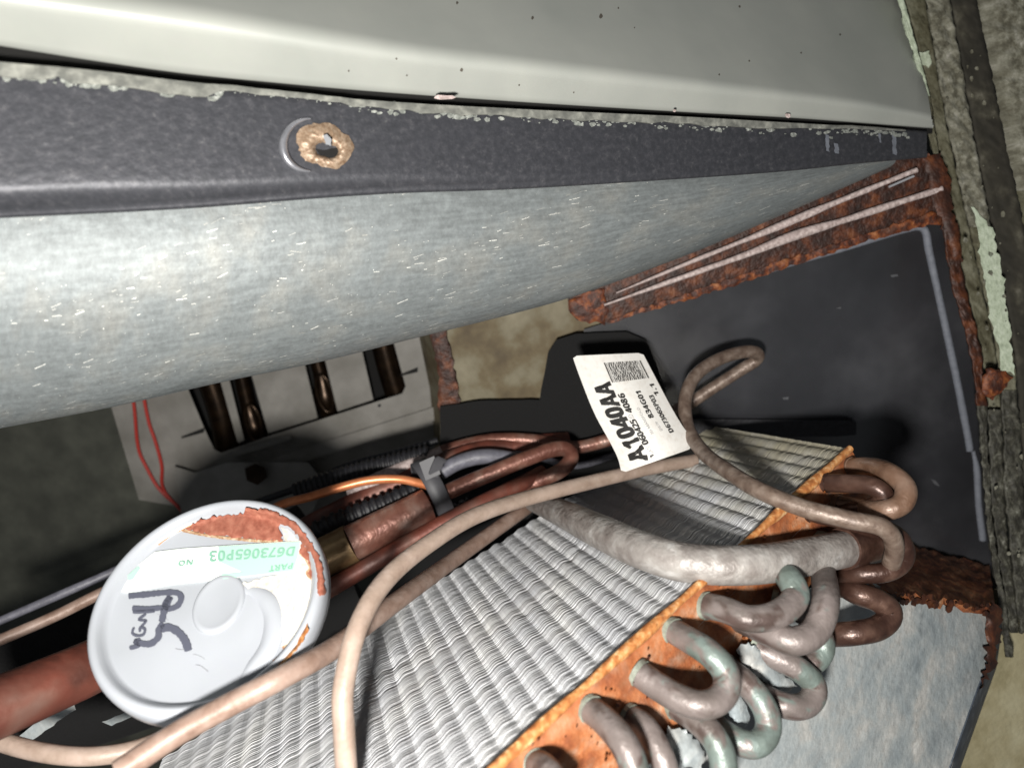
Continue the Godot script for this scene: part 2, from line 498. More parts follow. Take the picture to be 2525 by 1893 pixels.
	M.paper = mat(tex(nz(0.03, 45, 5, FastNoiseLite.TYPE_SIMPLEX_SMOOTH, 0.6), [[0.0, 0.72, 0.685, 0.65], [0.35, 0.82, 0.81, 0.79], [1.0, 0.86, 0.86, 0.85]]), 0.55, 0.0, 25.0)
	M.sticker = plain(Color(0.84, 0.87, 0.85), 0.45)
	M.ink = plain(Color(0.10, 0.095, 0.09), 0.7)
	M.grey_ink = plain(Color(0.48, 0.48, 0.49), 0.7)
	M.green_ink = plain(Color(0.48, 0.66, 0.58), 0.7)
	M.mint = plain(Color(0.64, 0.80, 0.72), 0.5)
	M.marker = plain(Color(0.30, 0.31, 0.36), 0.6)
	M.red_wire = plain(Color(0.62, 0.16, 0.12), 0.45)
	M.glint = plain(Color(0.85, 0.86, 0.88), 0.25, 0.7)
	M.residue = mat(tex(nz(0.04, 46, 5), [[0.0, 0.66, 0.62, 0.56], [0.5, 0.77, 0.755, 0.72], [1.0, 0.83, 0.82, 0.80]]), 0.85, 0.0, 25.0, pits, 0.6)
	M.tide = plain(Color(0.74, 0.56, 0.42), 0.8)
	M.fringe = mat(tex(nz(0.05, 74, 5), [[0.0, 0.42, 0.25, 0.16], [0.45, 0.60, 0.44, 0.32], [0.6, 0.74, 0.66, 0.54], [1.0, 0.82, 0.79, 0.73]]), 0.85, 0.0, 25.0)
	M.scuff = plain(Color(0.29, 0.295, 0.31), 0.6)
	M.dirt = plain(Color(0.30, 0.28, 0.25), 0.9)

func scratched() -> ImageTexture:
	# the tone of galvanised sheet with glints of short scrapes painted in
	var w := 1024
	var h := 512
	var base := nz(0.045, 4, 4, FastNoiseLite.TYPE_SIMPLEX_SMOOTH, 0.7).get_seamless_image(w, h)
	var streak := nz(0.03, 47, 3).get_seamless_image(w / 4, h * 2)
	streak.resize(w, h)
	var stain := nz(0.005, 48, 4).get_seamless_image(w, h)
	var im := Image.create(w, h, false, Image.FORMAT_RGB8)
	for y in h:
		for x in w:
			var a := base.get_pixel(x, y).r
			var b := streak.get_pixel(x, y).r
			var w2 := stain.get_pixel(x, y).r
			var t := 0.475 + 0.09 * (a - 0.5) + 0.09 * (b - 0.5) + 0.05 * (w2 - 0.5)
			var warm := clampf((w2 - 0.45) * 1.6, 0.0, 1.0)
			im.set_pixel(x, y, Color(t * lerpf(0.95, 0.985, warm), t * 0.995, t * lerpf(1.005, 0.97, warm)))
	for i in 720:
		var x := rng.randi_range(0, w - 1)
		var y := rng.randi_range(0, h - 1)
		if stain.get_pixel(x, y).r < rng.randf_range(0.25, 0.65):
			continue
		var l := int(pow(rng.randf(), 4.0) * 34.0) + 2
		var wd := rng.randi_range(1, 2)
		var bright := rng.randf_range(0.55, 0.92)
		var tilt := rng.randf_range(-0.30, 0.16)
		for k in l:
			for q in wd:
				if rng.randf() < 0.8:
					im.set_pixel((x + k) % w, posmod(y + q + int(k * tilt), h), Color(bright, bright, bright * 0.97))
	return ImageTexture.create_from_image(im)

# ------------------------------------------------------------------ the scene
func _ready() -> void:
	rng.seed = 7
	wob.seed = 3
	wob.frequency = 0.02
	wob.fractal_octaves = 3
	var look := Basis.looking_at(Vector3(0, -0.259, -0.966)) * Basis(Vector3(0, 0, 1), deg_to_rad(-19.0))
	cam = Transform3D(look, Vector3(0, 0.3, 0))
	var c := Camera3D.new()
	c.name = "camera"
	c.transform = cam
	c.near = 0.01
	c.far = 10.0
	c.fov = 54.96
	var lens := CameraAttributesPhysical.new()
	lens.frustum_focal_length = 23.08
	lens.frustum_near = 0.01
	lens.frustum_far = 10.0
	lens.frustum_focus_distance = 0.22
	lens.exposure_aperture = 12.0
	c.attributes = lens
	add_child(c)
	var env := Environment.new()
	env.background_mode = Environment.BG_COLOR
	env.background_color = Color(0.34, 0.35, 0.36)
	env.tonemap_mode = Environment.TONE_MAPPER_LINEAR
	env.tonemap_exposure = 1.04
	env.sdfgi_enabled = true
	env.ssao_enabled = true
	env.ssil_enabled = true
	var we := WorldEnvironment.new()
	we.name = "environment"
	we.environment = env
	add_child(we)
	var lamp := OmniLight3D.new()
	lamp.name = "hand_lamp"
	lamp.position = camv(Vector3(-0.05, 0.12, -0.08))
	lamp.light_color = Color(1.0, 0.985, 0.96)
	lamp.light_energy = 0.15
	lamp.light_size = 0.004
	lamp.omni_range = 5.0
	lamp.omni_attenuation = 2.0
	lamp.shadow_enabled = true
	add_child(lamp)

	materials()
	shell()
	top_panel()
	steel_beam()
	galvanised_duct()
	end_wall()
	heater_wall()
	corner_post()
	evaporator()
	end_plate()
	pipes()
	bundle()
	paper_tag()
	plastic_cap()

func shell() -> void:
	org = wall(1800, 900)
	var st := mb()
	patch(st, [[1085, 300], [2250, 300], [2330, 560], [2440, 1400], [2460, 2700], [1085, 2700]], wall, -0.006, 0.02)
	solo("back_wall", st, M.yellow_wall, "stained steel back wall of the compartment", "wall", "", "structure")
	org = wall(400, 1100, -0.28)
	st = mb()
	patch(st, [[-1600, -900], [3600, -900], [3600, 2900], [-1600, 2900]], wall, -0.30, 0.02)
	solo("left_wall", st, M.dark_wall, "dark grey rear wall behind the whole compartment", "wall", "", "structure")
	org = at(2450, 1700, 0.80)
	st = mb()
	patch(st, [[2000, 1470], [3000, 1430], [3000, 2500], [2000, 2500]], func(x, y, h): return at(x, y, 0.80 - h), 0.0, 0.02)
	solo("floor", st, M.beige, "beige painted base of the cabinet below the corner post", "floor", "", "structure")

# -- the painted panel along the top
const GAP_TOP := [[0, 113], [226, 149], [452, 181], [678, 204], [900, 224], [1262, 250], [1700, 277], [1943, 290], [2242, 312]]
const GAP_LOW := [[0, 154], [226, 174], [452, 201], [700, 226], [900, 247], [1262, 268], [1700, 288], [1943, 302], [2283, 322]]
const FOLD := [[0, -18], [452, 41], [1000, 128], [1262, 158], [1700, 207], [2111, 254], [2290, 285]]
const BEAM_LOW := [[0, 538], [452, 515], [814, 487], [1000, 476], [1262, 467], [1700, 440], [1943, 422], [2111, 404], [2224, 394]]
const DUCT_LOW := [[0, 1056], [274, 1004], [548, 942], [799, 890], [1027, 833], [1256, 776], [1415, 731], [1712, 622], [1940, 525], [2237, 394]]

func top_panel() -> void:
	var t := thing("cabinet_panel", at(1100, 100, zb(1100)), "grey-white painted cabinet panel with a rounded fold along the top", "panel")
	var edge := func(x, y): return minf(x, line([[-500, 2070], [0, 2222], [239, 2290], [320, 2300]], y))
	var g := []
	for i in 137:
		var x := lerpf(-420, 2300, i / 136.0)
		var y0 := line(GAP_TOP, x)
		var yf := line(FOLD, x)
		var z := zb(x) - 0.014
		var row := []
		var up := (y0 - yf)
		# hem turned back, flat strip leaning in, rounded fold, then the face leaning away
		var mm := z / FOCAL
		var foot := up * 0.72 * mm * 0.95
		row.append(at(x, y0 - 6, z + foot + 0.016))
		row.append(at(x, y0 + 0.5, z + foot + 0.003))
		row.append(at(x, y0 - 2, z + foot))
		for k in 6:
			var q := (k + 1) / 6.0
			row.append(at(x, lerpf(y0 - 3, yf + up * 0.28, q), z + foot * (1.0 - q)))
		# the fold turns from a slope of -0.95 to +0.9
		var zz := z
		var yy := yf + up * 0.28
		for k in 12:
			var slope := lerpf(-0.95, 0.9, (k + 0.5) / 12.0)
			var dy := up * 0.56 / 12.0
			yy -= dy
			zz += slope * dy * mm
			row.append(at(edge.call(x, yy), yy, zz))
		for k in 8:
			var d := maxf(up * 0.5, 46.0)
			yy -= d
			zz += d * mm * 0.9
			row.append(at(edge.call(x, yy), yy, zz))
		g.append(row)
	var st := mb()
	sheet(st, g, 0.003)
	obj("panel_sheet", st, M.paint, t)
	# specks of dirt stuck to the paint
	st = mb()
	for p in [[1127, 7, 7], [1313, 44, 8], [1482, 40, 12], [1525, 20, 5], [1138, 172, 9], [977, 145, 6], [1003, 186, 5], [1565, 68, 4], [1824, 16, 6], [1848, 150, 5], [1976, 130, 5], [1774, 184, 5], [1280, 210, 5], [1415, 228, 4], [2072, 85, 6], [860, 175, 5]]:
		for q in 1:
			var poly := []
			for k in 7:
				var a := TAU * k / 7.0
				poly.append([p[0] + cos(a) * p[2] * rng.randf_range(0.25, 0.55), p[1] + sin(a) * p[2] * rng.randf_range(0.35, 0.7)])
			var zz := panel_depth(p[0], p[1])
			patch(st, poly, func(x, y, h): return at(x, y, panel_depth(x, y) - 0.0004 - h), 0.0, 0.001)
	var d := obj("dirt_speck", st, M.dirt, t)
	tag(d, "", "", "", "stuff")
	# flakes of paint and sealant on the hem
	st = mb()
	for p in [[1096, 240, 30, 7], [1943, 285, 9, 6], [1663, 273, 4, 5]]:
		var poly := []
		for k in 9:
			var a := TAU * k / 9.0
			poly.append([p[0] + cos(a) * p[2] * rng.randf_range(0.7, 1.1), p[1] + sin(a) * p[3] * rng.randf_range(0.6, 1.1)])
		var zz: float = zb(p[0]) - 0.012
		patch(st, poly, func(x, y, h): return at(x, y, zz - h), 0.0, 0.006)
	d = obj("paint_flake", st, M.chalk, t)
	tag(d, "", "", "", "stuff")

func panel_depth(x: float, y: float) -> float:
	var y0 := line(GAP_TOP, x)
	var yf := line(FOLD, x)
	var z := zb(x) - 0.014
	var up := y0 - yf
	var mm := z / FOCAL
	if y > yf + up * 0.28:
		return z + 0.95 * mm * (y - yf - up * 0.28)
	var t := minf(1.0, (yf + up * 0.28 - y) / (up * 0.56))
	var zz := z + (-0.95 * t + 0.925 * t * t) * up * 0.56 * mm
	return zz + 0.9 * mm * maxf(0.0, yf - up * 0.28 - y)

func steel_beam() -> void:
	var t := thing("steel_beam", beam(1100, 380), "dark blue-grey steel beam with a rusted screw below the painted panel", "beam")
	var g := []
	var us := 60
	for i in us + 1:
		var x := lerpf(-420, 2286, i / float(us))
		var y0 := line(GAP_LOW, x)
		var y1 := line(BEAM_LOW, x)
		var z := zb(x)
		var row := []
		row.append(at(x, y0 - 4, z + 0.05))
		row.append(at(x, y0, z + 0.004))
		row.append(at(x, y0 + 5, z))
		var lip := clampf(1.15 - x / 1500.0, 0.0, 1.0)
		var yl := y1 - 20.0 - 62.0 * lip
		for k in 10:
			row.append(at(x, lerpf(y0 + 6, yl, (k + 1) / 10.0), z))
		# the foot bends inwards and ends in a narrow rolled edge
		for k in 6:
			var q := (k + 1) / 6.0
			row.append(at(x, lerpf(yl, y1 - 14, q), z + 0.013 * lip * q * q))
		for k in 4:
			var a := PI / 2 * (k + 1) / 4.0
			row.append(at(x, y1 - 14 + 14 * sin(a), z + 0.013 * lip + 0.004 * (1.0 - cos(a))))
		row.append(at(x, y1 - 8, z + 0.03))
		g.append(row)
	var st := mb()
	sheet(st, g, -0.004)
	obj("beam_face", st, M.beam, t)
	# black strip added for the shade deep in the gap above the beam
	g = []
	for i in 31:
		var x := lerpf(-420, 2300, i / 30.0)
		g.append([at(x, line(GAP_LOW, x) + 6, zb(x) + 0.016), at(x, line(GAP_TOP, x) - 30, zb(x) + 0.016)])
	st = mb()
	sheet(st, g, 0.02)
	obj("gap_shade", st, M.gap_shade, t)
	# white zinc corrosion along the upper edge
	st = mb()
	for i in 420:
		var x := rng.randf_range(-40, 2240)
		var y := line(GAP_LOW, x) + 2.0
		var s := 1.0 if x > 880 or x < 560 else 0.45
		var w := (2.5 + 11.0 * pow(rng.randf(), 2.2)) * s
		if x < 560:
			w *= 1.5
		var band := 26.0 * (1.3 if x < 560 else 1.0) * (0.55 if x > 2060 else 1.0) * s
		var cy := y + 4 + pow(rng.randf(), 1.2) * band
		if x > 1200:
			w *= 0.8
		var poly := []
		var n := 7
		for k in n:
			var a := TAU * k / n
			poly.append([x + cos(a) * w * rng.randf_range(0.6, 1.2), cy + sin(a) * w * rng.randf_range(0.35, 0.75)])
		patch(st, poly, beam, 0.0012 + 0.0006 * rng.randf(), 0.003)
	var d := obj("zinc_corrosion", st, M.crust, t)
	tag(d, "", "", "", "stuff")
	st = mb()
	g = []
	for i in 81:
		var x := lerpf(-420, 2230, i / 80.0)
		var w := 20.0 * (1.0 + 0.5 * wob.get_noise_2d(x * 2.0, 5.0)) * clampf((2300 - x) / 500.0, 0.2, 1.0)
		if x < 520:
			w *= 1.7
		elif x < 860:
			w *= 0.6
		var y := line(GAP_LOW, x)
		g.append([beam(x, y + 3, 0.0008), beam(x, y + w * 0.6, 0.0012), beam(x, y + w, 0.0008)])
	sheet(st, g, 0.002)
	obj("corroded_edge", st, M.crust if false else mat(tex(nz(0.03, 60, 5), [[0.0, 0.24, 0.245, 0.24], [0.45, 0.38, 0.385, 0.365], [0.65, 0.48, 0.485, 0.46], [1.0, 0.66, 0.66, 0.62]]), 0.8, 0.0, 16.0), t)
	# drips of white residue at the far end
	for p in [[2040, 352, 5, 22], [2205, 352, 5, 30], [2062, 366, 6, 14], [2170, 340, 3, 12]]:
		slab("white_drip", [[p[0] - p[2], p[1] - p[3]], [p[0] + p[2], p[1] - p[3] * 0.8], [p[0] + p[2] * 1.3, p[1] + p[3]], [p[0] - p[2] * 0.4, p[1] + p[3] * 0.9]], beam, 0.0012, 0.002, M.bead, t, 6, 3)
	# the screw in its pressed ring
	var cx := 764.0
	var cy := 357.0
	st = mb()
	var rings := []
	for i in 33:
		var a := lerpf(1.55, 4.75, i / 32.0)
		var row := []
		var fade := sin(PI * i / 32.0)
		for k in 9:
			var b := TAU * k / 8.0
			var rr := 66.0 + cos(b) * (3.0 + 9.0 * fade)
			row.append(beam(cx + cos(a) * rr, cy + sin(a) * rr * 0.98, 0.0005 + (0.002 + 0.004 * fade) * sin(b)))
		rings.append(row)
	grid(st, rings)
	obj("worn_ring", st, mat(tex(nz(0.02, 61, 4), [[0.0, 0.45, 0.455, 0.48], [0.6, 0.62, 0.625, 0.65], [1.0, 0.80, 0.80, 0.82]]), 0.3, 0.6, 16.0), t)
	# torn rusty metal round the hole, raised towards its lip
	st = mb()
	g = []
	for i in 61:
		var a := TAU * i / 60.0
		var row := []
		var edge := 62.0 * (1.0 + 0.12 * sin(a * 2.0 + 0.6) + 0.05 * sin(a * 5.0 + 2.0) + 0.08 * wob.get_noise_1d(i % 60 * 21.0))
		for k in 9:
			var q := k / 8.0
			var rr := lerpf(edge, 15.0 + 5.0 * sin(a * 2.0 + 1.0), q)
			var lift := 0.001 + 0.0042 * sin(q * PI * 0.75) + 0.0016 * wob.get_noise_2d(cos(a) * rr * 9.0, sin(a) * rr * 9.0) - 0.012 * pow(q, 6.0)
			row.append(beam(800 + cos(a) * rr * 1.05 + 6.0 * q, 358 + sin(a) * rr * 0.95 + 14.0 * q, lift))
		g.append(row)
	grid(st, g)
	obj("torn_rim", st, mat(tex(nz(0.05, 62, 5, FastNoiseLite.TYPE_SIMPLEX_SMOOTH, 0.7), [[0.0, 0.26, 0.18, 0.12], [0.35, 0.48, 0.39, 0.31], [0.6, 0.60, 0.52, 0.44], [1.0, 0.76, 0.71, 0.65]]), 0.5, 0.2, 26.0), t)
	st = mb()
	patch(st, [[778, 366], [796, 372], [812, 368], [832, 362], [843, 372], [838, 388], [812, 392], [790, 386]], beam, 0.0005, 0.004, 6, 3)
	obj("dark_hole", st, M.near_black, t)
	st = mb()
	patch(st, [[796, 334], [806, 330], [817, 344], [816, 360], [804, 356]], beam, 0.0105, 0.006, 6, 2)
	obj("painted_glint", st, M.glint, t)  # bright patch painted for the glint on the torn rim

func galvanised_duct() -> void:
	var g := []
	for i in 71:
		var x := lerpf(-420, 2262, i / 70.0)
		var y0 := line(BEAM_LOW, x) - 14
		var y1 := line(DUCT_LOW, x)
		y1 = maxf(y1, y0 + 4)
		var zt := zb(x) + 0.034
		var tall := (y1 - y0) / FOCAL * zt
		var depth := tall * 0.8
		var row := []
		for k in 33:
			var a := deg_to_rad(140.0) * k / 32.0
			var z := zt + depth * (1.0 - cos(a))
			# the girth is round: heights follow the sine at the top's own distance
			var yy := lerpf(y0, y1, sin(a)) if a <= PI / 2 else lerpf(y1, y0, 1.0 - sin(a)) 
			row.append(at(x, yy, z))
		g.append(row)
	org = g[35][10]
	var st := mb()
	sheet(st, g, -0.003, 1.0, 0.5)
	solo("galvanised_duct", st, M.galv, "scratched galvanised round duct tapering away below the steel beam", "duct")

func end_wall() -> void:
	# the rusted flange along the head of the end wall
	var t := thing("rusted_flange", wall(1900, 600), "rusted brown steel flange with two pale ridges above the black panel", "flange")
	slab("flange_face", [[1400, 738], [1500, 697], [1712, 610], [1940, 512], [2237, 380], [2290, 378], [2335, 430], [2345, 560], [2300, 548], [2169, 582], [1940, 656], [1712, 730], [1495, 796], [1425, 790], [1405, 765]], wall, 0.030, 0.05, M.rust_dark, t, 22, 6, 26, 0.0015)
	slab("scaly_rust", [[1500, 790], [1712, 716], [1940, 640], [2169, 566], [2300, 520], [2322, 552], [2300, 552], [2169, 586], [1940, 660], [1712, 734], [1495, 800]], wall, 0.034, 0.03, M.rust, t, 12, 7, 16, 0.002)
	slab("rust_clump", [[1402, 742], [1440, 722], [1490, 712], [1500, 770], [1492, 800], [1432, 792], [1408, 770]], wall, 0.036, 0.03, M.rust, t, 12, 9, 16, 0.003)
	for r in [[[[1520, 722], [1700, 647], [1775, 617], [1887, 572], [2074, 494], [2261, 419]], 0.0031], [[[1490, 752], [1700, 677], [1838, 628], [1962, 580], [2074, 546], [2223, 497], [2322, 466]], 0.0040]]:
		var pts := []
		for p in r[0]:
			pts.append(wall(p[0], p[1], 0.040))
		var st := mb()
		tube(st, pts, r[1], 12, 0.6, func(a, _l): return smoothstep(0.0, 0.25, a) * 0.75 + 0.25)
		obj("lit_ridge", st, M.chalk, t)  # pale colour stands for light caught on the folded sheet edges
	var gs := mb()
	var gp := []
	for p in [[2192, 461], [2254, 434]]:
		gp.append(wall(p[0], p[1], 0.045))
	tube(gs, gp, 0.0012, 8)
	obj("bright_streak", gs, M.glint, t)  # thin bright line on the flange

	# black lined panel
	t = thing("lined_panel", wall(1900, 950), "smooth black lined panel with a grey sealant bead around its edge", "panel")
	var corner := []
	for k in 7:
		var a := -PI / 2 + PI / 2 * k / 6.0 * 0.85
		corner.append([2310 + cos(a) * 42, 588 + sin(a) * 42])
	slab("panel_face", [[1440, 812], [1495, 795], [1940, 660]] + corner + [[2396, 800], [2470, 1250], [2480, 1500], [1380, 1500]], wall, 0.006, 0.012, M.black_panel, t, 500, 0)
	for list in [[[1900, 668], [1953, 651], [2100, 606], [2257, 560], [2280, 566], [2290, 613], [2354, 909], [2388, 1082], [2392, 1110]], [[2400, 1112], [2408, 1150], [2414, 1250], [2424, 1330]]]:
		var pts := []
		for p in list:
			pts.append(wall(p[0], p[1], 0.006))
		var st := mb()
		tube(st, pts, 0.0040, 8, 0.12, func(a, _l): return 0.55 + 0.45 * smoothstep(0.0, 0.2, a))
		obj("sealant_bead", st, M.bead, t)
	for w in [[[2196, 678], [2214, 676], [2216, 681], [2198, 683]], [[1930, 980], [1946, 978], [1944, 984], [1932, 985]], [[2296, 1180], [2310, 1186], [2318, 1200], [2304, 1192]], [[2100, 1030], [2108, 1028], [2110, 1040], [2103, 1044]], [[2060, 760], [2074, 757], [2075, 760]], [[2220, 1015], [2228, 1040], [2231, 1075], [2226, 1050]]]:
		slab("pale_scuff", w, wall, 0.0068, 0.002, M.scuff, t, 5, 2)
	# black slabs added for the shade behind the tag and along the wall foot
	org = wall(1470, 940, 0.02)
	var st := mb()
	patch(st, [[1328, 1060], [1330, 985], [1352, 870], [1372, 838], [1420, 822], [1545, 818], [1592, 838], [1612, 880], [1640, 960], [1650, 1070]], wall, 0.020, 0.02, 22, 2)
	solo("shade_block", st, M.insulation_and_shade, "black block added as the shade on the wall behind the white paper tag", "shade")
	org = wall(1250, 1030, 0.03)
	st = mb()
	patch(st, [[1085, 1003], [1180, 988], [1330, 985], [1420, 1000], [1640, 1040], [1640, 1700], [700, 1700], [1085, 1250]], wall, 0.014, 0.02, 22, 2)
	solo("shade_strip", st, M.insulation_and_shade, "black sheet added as the shade at the foot of the yellow stained wall", "shade")
	org = wall(1920, 1060, 0.02)
	st = mb()
	patch(st, [[1600, 1035], [1750, 1033], [2095, 1036], [2112, 1040], [2112, 1072], [2060, 1076], [1600, 1082]], wall, 0.016, 0.012)
	solo("black_shadow", st, M.rubber, "straight black strip added as the shadow along the far edge of the fins", "shadow")  # black strip added for the shadow the coil edge throws
	# rust running down the edge of the yellow wall
	org = wall(1095, 930)
	st = mb()
	patch(st, [[1058, 800], [1092, 790], [1112, 880], [1130, 960], [1132, 1000], [1096, 1040], [1080, 1000], [1082, 930]], wall, 0.004, 0.006, 12, 9, 14, 0.002)
	solo("rust_streak", st, M.rust_dark, "dark rust streak down the edge of the yellow wall", "rust streak")

func heater_wall() -> void:
	var deep := func(x, y, h): return wall(x, y, h - 0.20)
	var t := thing("heater_panel", wall(700, 1050, -0.2), "grey rear panel with a slotted opening onto dark heater tubes", "panel")
	slab("face_plate", [[225, 840], [342, 1232], [700, 1290], [1110, 1180], [1085, 1060], [1015, 700], [935, 720], [972, 850], [1000, 952], [992, 970], [835, 1020], [668, 1073], [545, 1116], [528, 1108], [505, 1060], [466, 966], [430, 860]], deep, 0.0, 0.015, M.grey_wall, t, 60, 0)
	slab("yellowed_return", [[1005, 690], [1095, 660], [1125, 960], [1125, 1180], [1080, 1180], [1060, 960]], func(x, y, h): return wall(x, y, h - 0.20 + 0.19 * clampf((x - 1010 - (y - 800) * 0.3) / 70.0, 0.0, 1.0)), 0.0, 0.01, M.yellow_wall, t, 30, 0)
	slab("dark_interior", [[380, 760], [1040, 640], [1060, 1010], [500, 1160]], deep, -0.07, 0.01, M.near_black, t)
	for b in [[[540, 930], [556, 900], [602, 1085], [586, 1092]], [[613, 900], [740, 850], [783, 1030], [661, 1068]], [[792, 850], [880, 810], [920, 985], [832, 1014]]]:
		slab("white_baffle", b, deep, -0.020, 0.012, M.grey_wall, t)
	# heater tubes standing in the slots
	for p in [[[505, 900], [545, 1020], [562, 1118], 0.0185, 0], [[585, 880], [612, 1000], [640, 1095], 0.0140, 1], [[762, 830], [790, 920], [812, 1030], 0.0135, 1], [[930, 780], [958, 900], [985, 990], 0.018, 0]]:
		var st := mb()
		var pts := [deep.call(p[0][0], p[0][1], -0.045), deep.call(p[1][0], p[1][1], -0.045), deep.call(p[2][0], p[2][1], -0.045)]
		if p[4]:
			tube(st, pts, p[3], 18, 0.0, func(a, _l): return 0.8 + 0.5 * exp(-pow((a - 0.78) / 0.16, 2.0)))
		else:
			tube(st, pts, p[3], 18)
		var hb := obj("heater_tube", st, M.flue, t)
		if p[4]:
			# the pressed dimple, an oval rim
			st = mb()
			var ring := []
			var q = p[1]
			var mx: float = lerpf(p[1][0], p[2][0], 0.45)
			var my: float = lerpf(p[1][1], p[2][1], 0.45)
			for k in 25:
				var a := TAU * k / 24.0
				ring.append(deep.call(mx + cos(a) * 19 + sin(a) * 10, my + sin(a) * 46, -0.026))
			tube(st, ring, 0.0022, 8)
			obj("dimple_rim", st, M.flue, hb)
	for p in [[[447, 1076], [503, 1060]], [[988, 922], [1030, 911]]]:
		var st := mb()
		patch(st, [[p[0][0], p[0][1]], [p[1][0], p[1][1] - 6], [p[1][0], p[1][1] + 6], [p[0][0], p[0][1] + 5]], deep, 0.001, 0.004)
		obj("side_slit", st, M.near_black, t)
	slab("bracket_bar", [[572, 1112], [715, 1072], [718, 1084], [578, 1126]], deep, 0.014, 0.014, M.grey_wall, t)
	slab("lower_rail", [[640, 1140], [1080, 1000], [1090, 1030], [650, 1170]], deep, 0.010, 0.010, M.grey_wall, t)
	slab("lower_housing", [[430, 1150], [480, 1165], [560, 1140], [760, 1140], [800, 1190], [760, 1290], [450, 1290]], deep, 0.03, 0.03, M.grey_wall, t, 30, 0)
	var nb := mb()
	patch(nb, [[603, 1155], [628, 1143], [652, 1152], [658, 1178], [634, 1196], [608, 1184]], deep, 0.048, 0.03)
	obj("hex_nut", nb, M.flue, t)
	for p in [[1035, 1028, 6], [935, 1000, 4]]:
		var sb := mb()
		var ring := []
		for k in 10:
			ring.append([p[0] + cos(TAU * k / 10.0) * p[2], p[1] + sin(TAU * k / 10.0) * p[2]])
		patch(sb, ring, deep, 0.004, 0.004)
		obj("small_screw", sb, M.rubber, t)
	var wires := [[[[318, 930], [330, 1003], [341, 1107], [362, 1155], [392, 1205], [440, 1250]], "bowed red wire nearest the left edge of the grey panel"], [[[345, 930], [366, 1040], [383, 1090], [398, 1148], [402, 1205], [450, 1262]], "straighter red wire on the grey panel, right beside the bowed one"]]
	for w in wires:
		var pts := []
		for p in w[0]:
			pts.append(deep.call(p[0], p[1], 0.008))
		org = pts[0]
		var st := mb()
		tube(st, pts, 0.0024, 8)
		solo("red_wire", st, M.red_wire, w[1], "wire", "red wires on the grey panel")

func strip(called: String, left: Array, right: Array, zf: float, thick: float, m: Material, parent: Node3D, y0: float, y1: float, rough := 3.0, amp := 0.004) -> MeshInstance3D:
	var g := []
	var n := int((y1 - y0) / 7.0)
	for i in n + 1:
		var y := lerpf(y0, y1, i / float(n))
		var a := line(left, y) + rough * wob.get_noise_2d(y * 1.4, 10.0 + left[0][1])
		var b := line(right, y) + rough * wob.get_noise_2d(y * 1.4, 40.0 + right[0][1])
		var row := []
		row.append(at(a, y, zf + thick))
		for k in 13:
			var x := lerpf(a, b, k / 12.0)
			row.append(at(x, y, zf + amp * 0.6 * wob.get_noise_2d(x * 1.6, y * 1.6) + (0.003 if k == 0 or k == 12 else 0.0)))
		row.append(at(b, y, zf + thick))
		g.append(row)
	var st := mb()
	sheet(st, g, 0.003)
	return obj(called, st, m, parent)

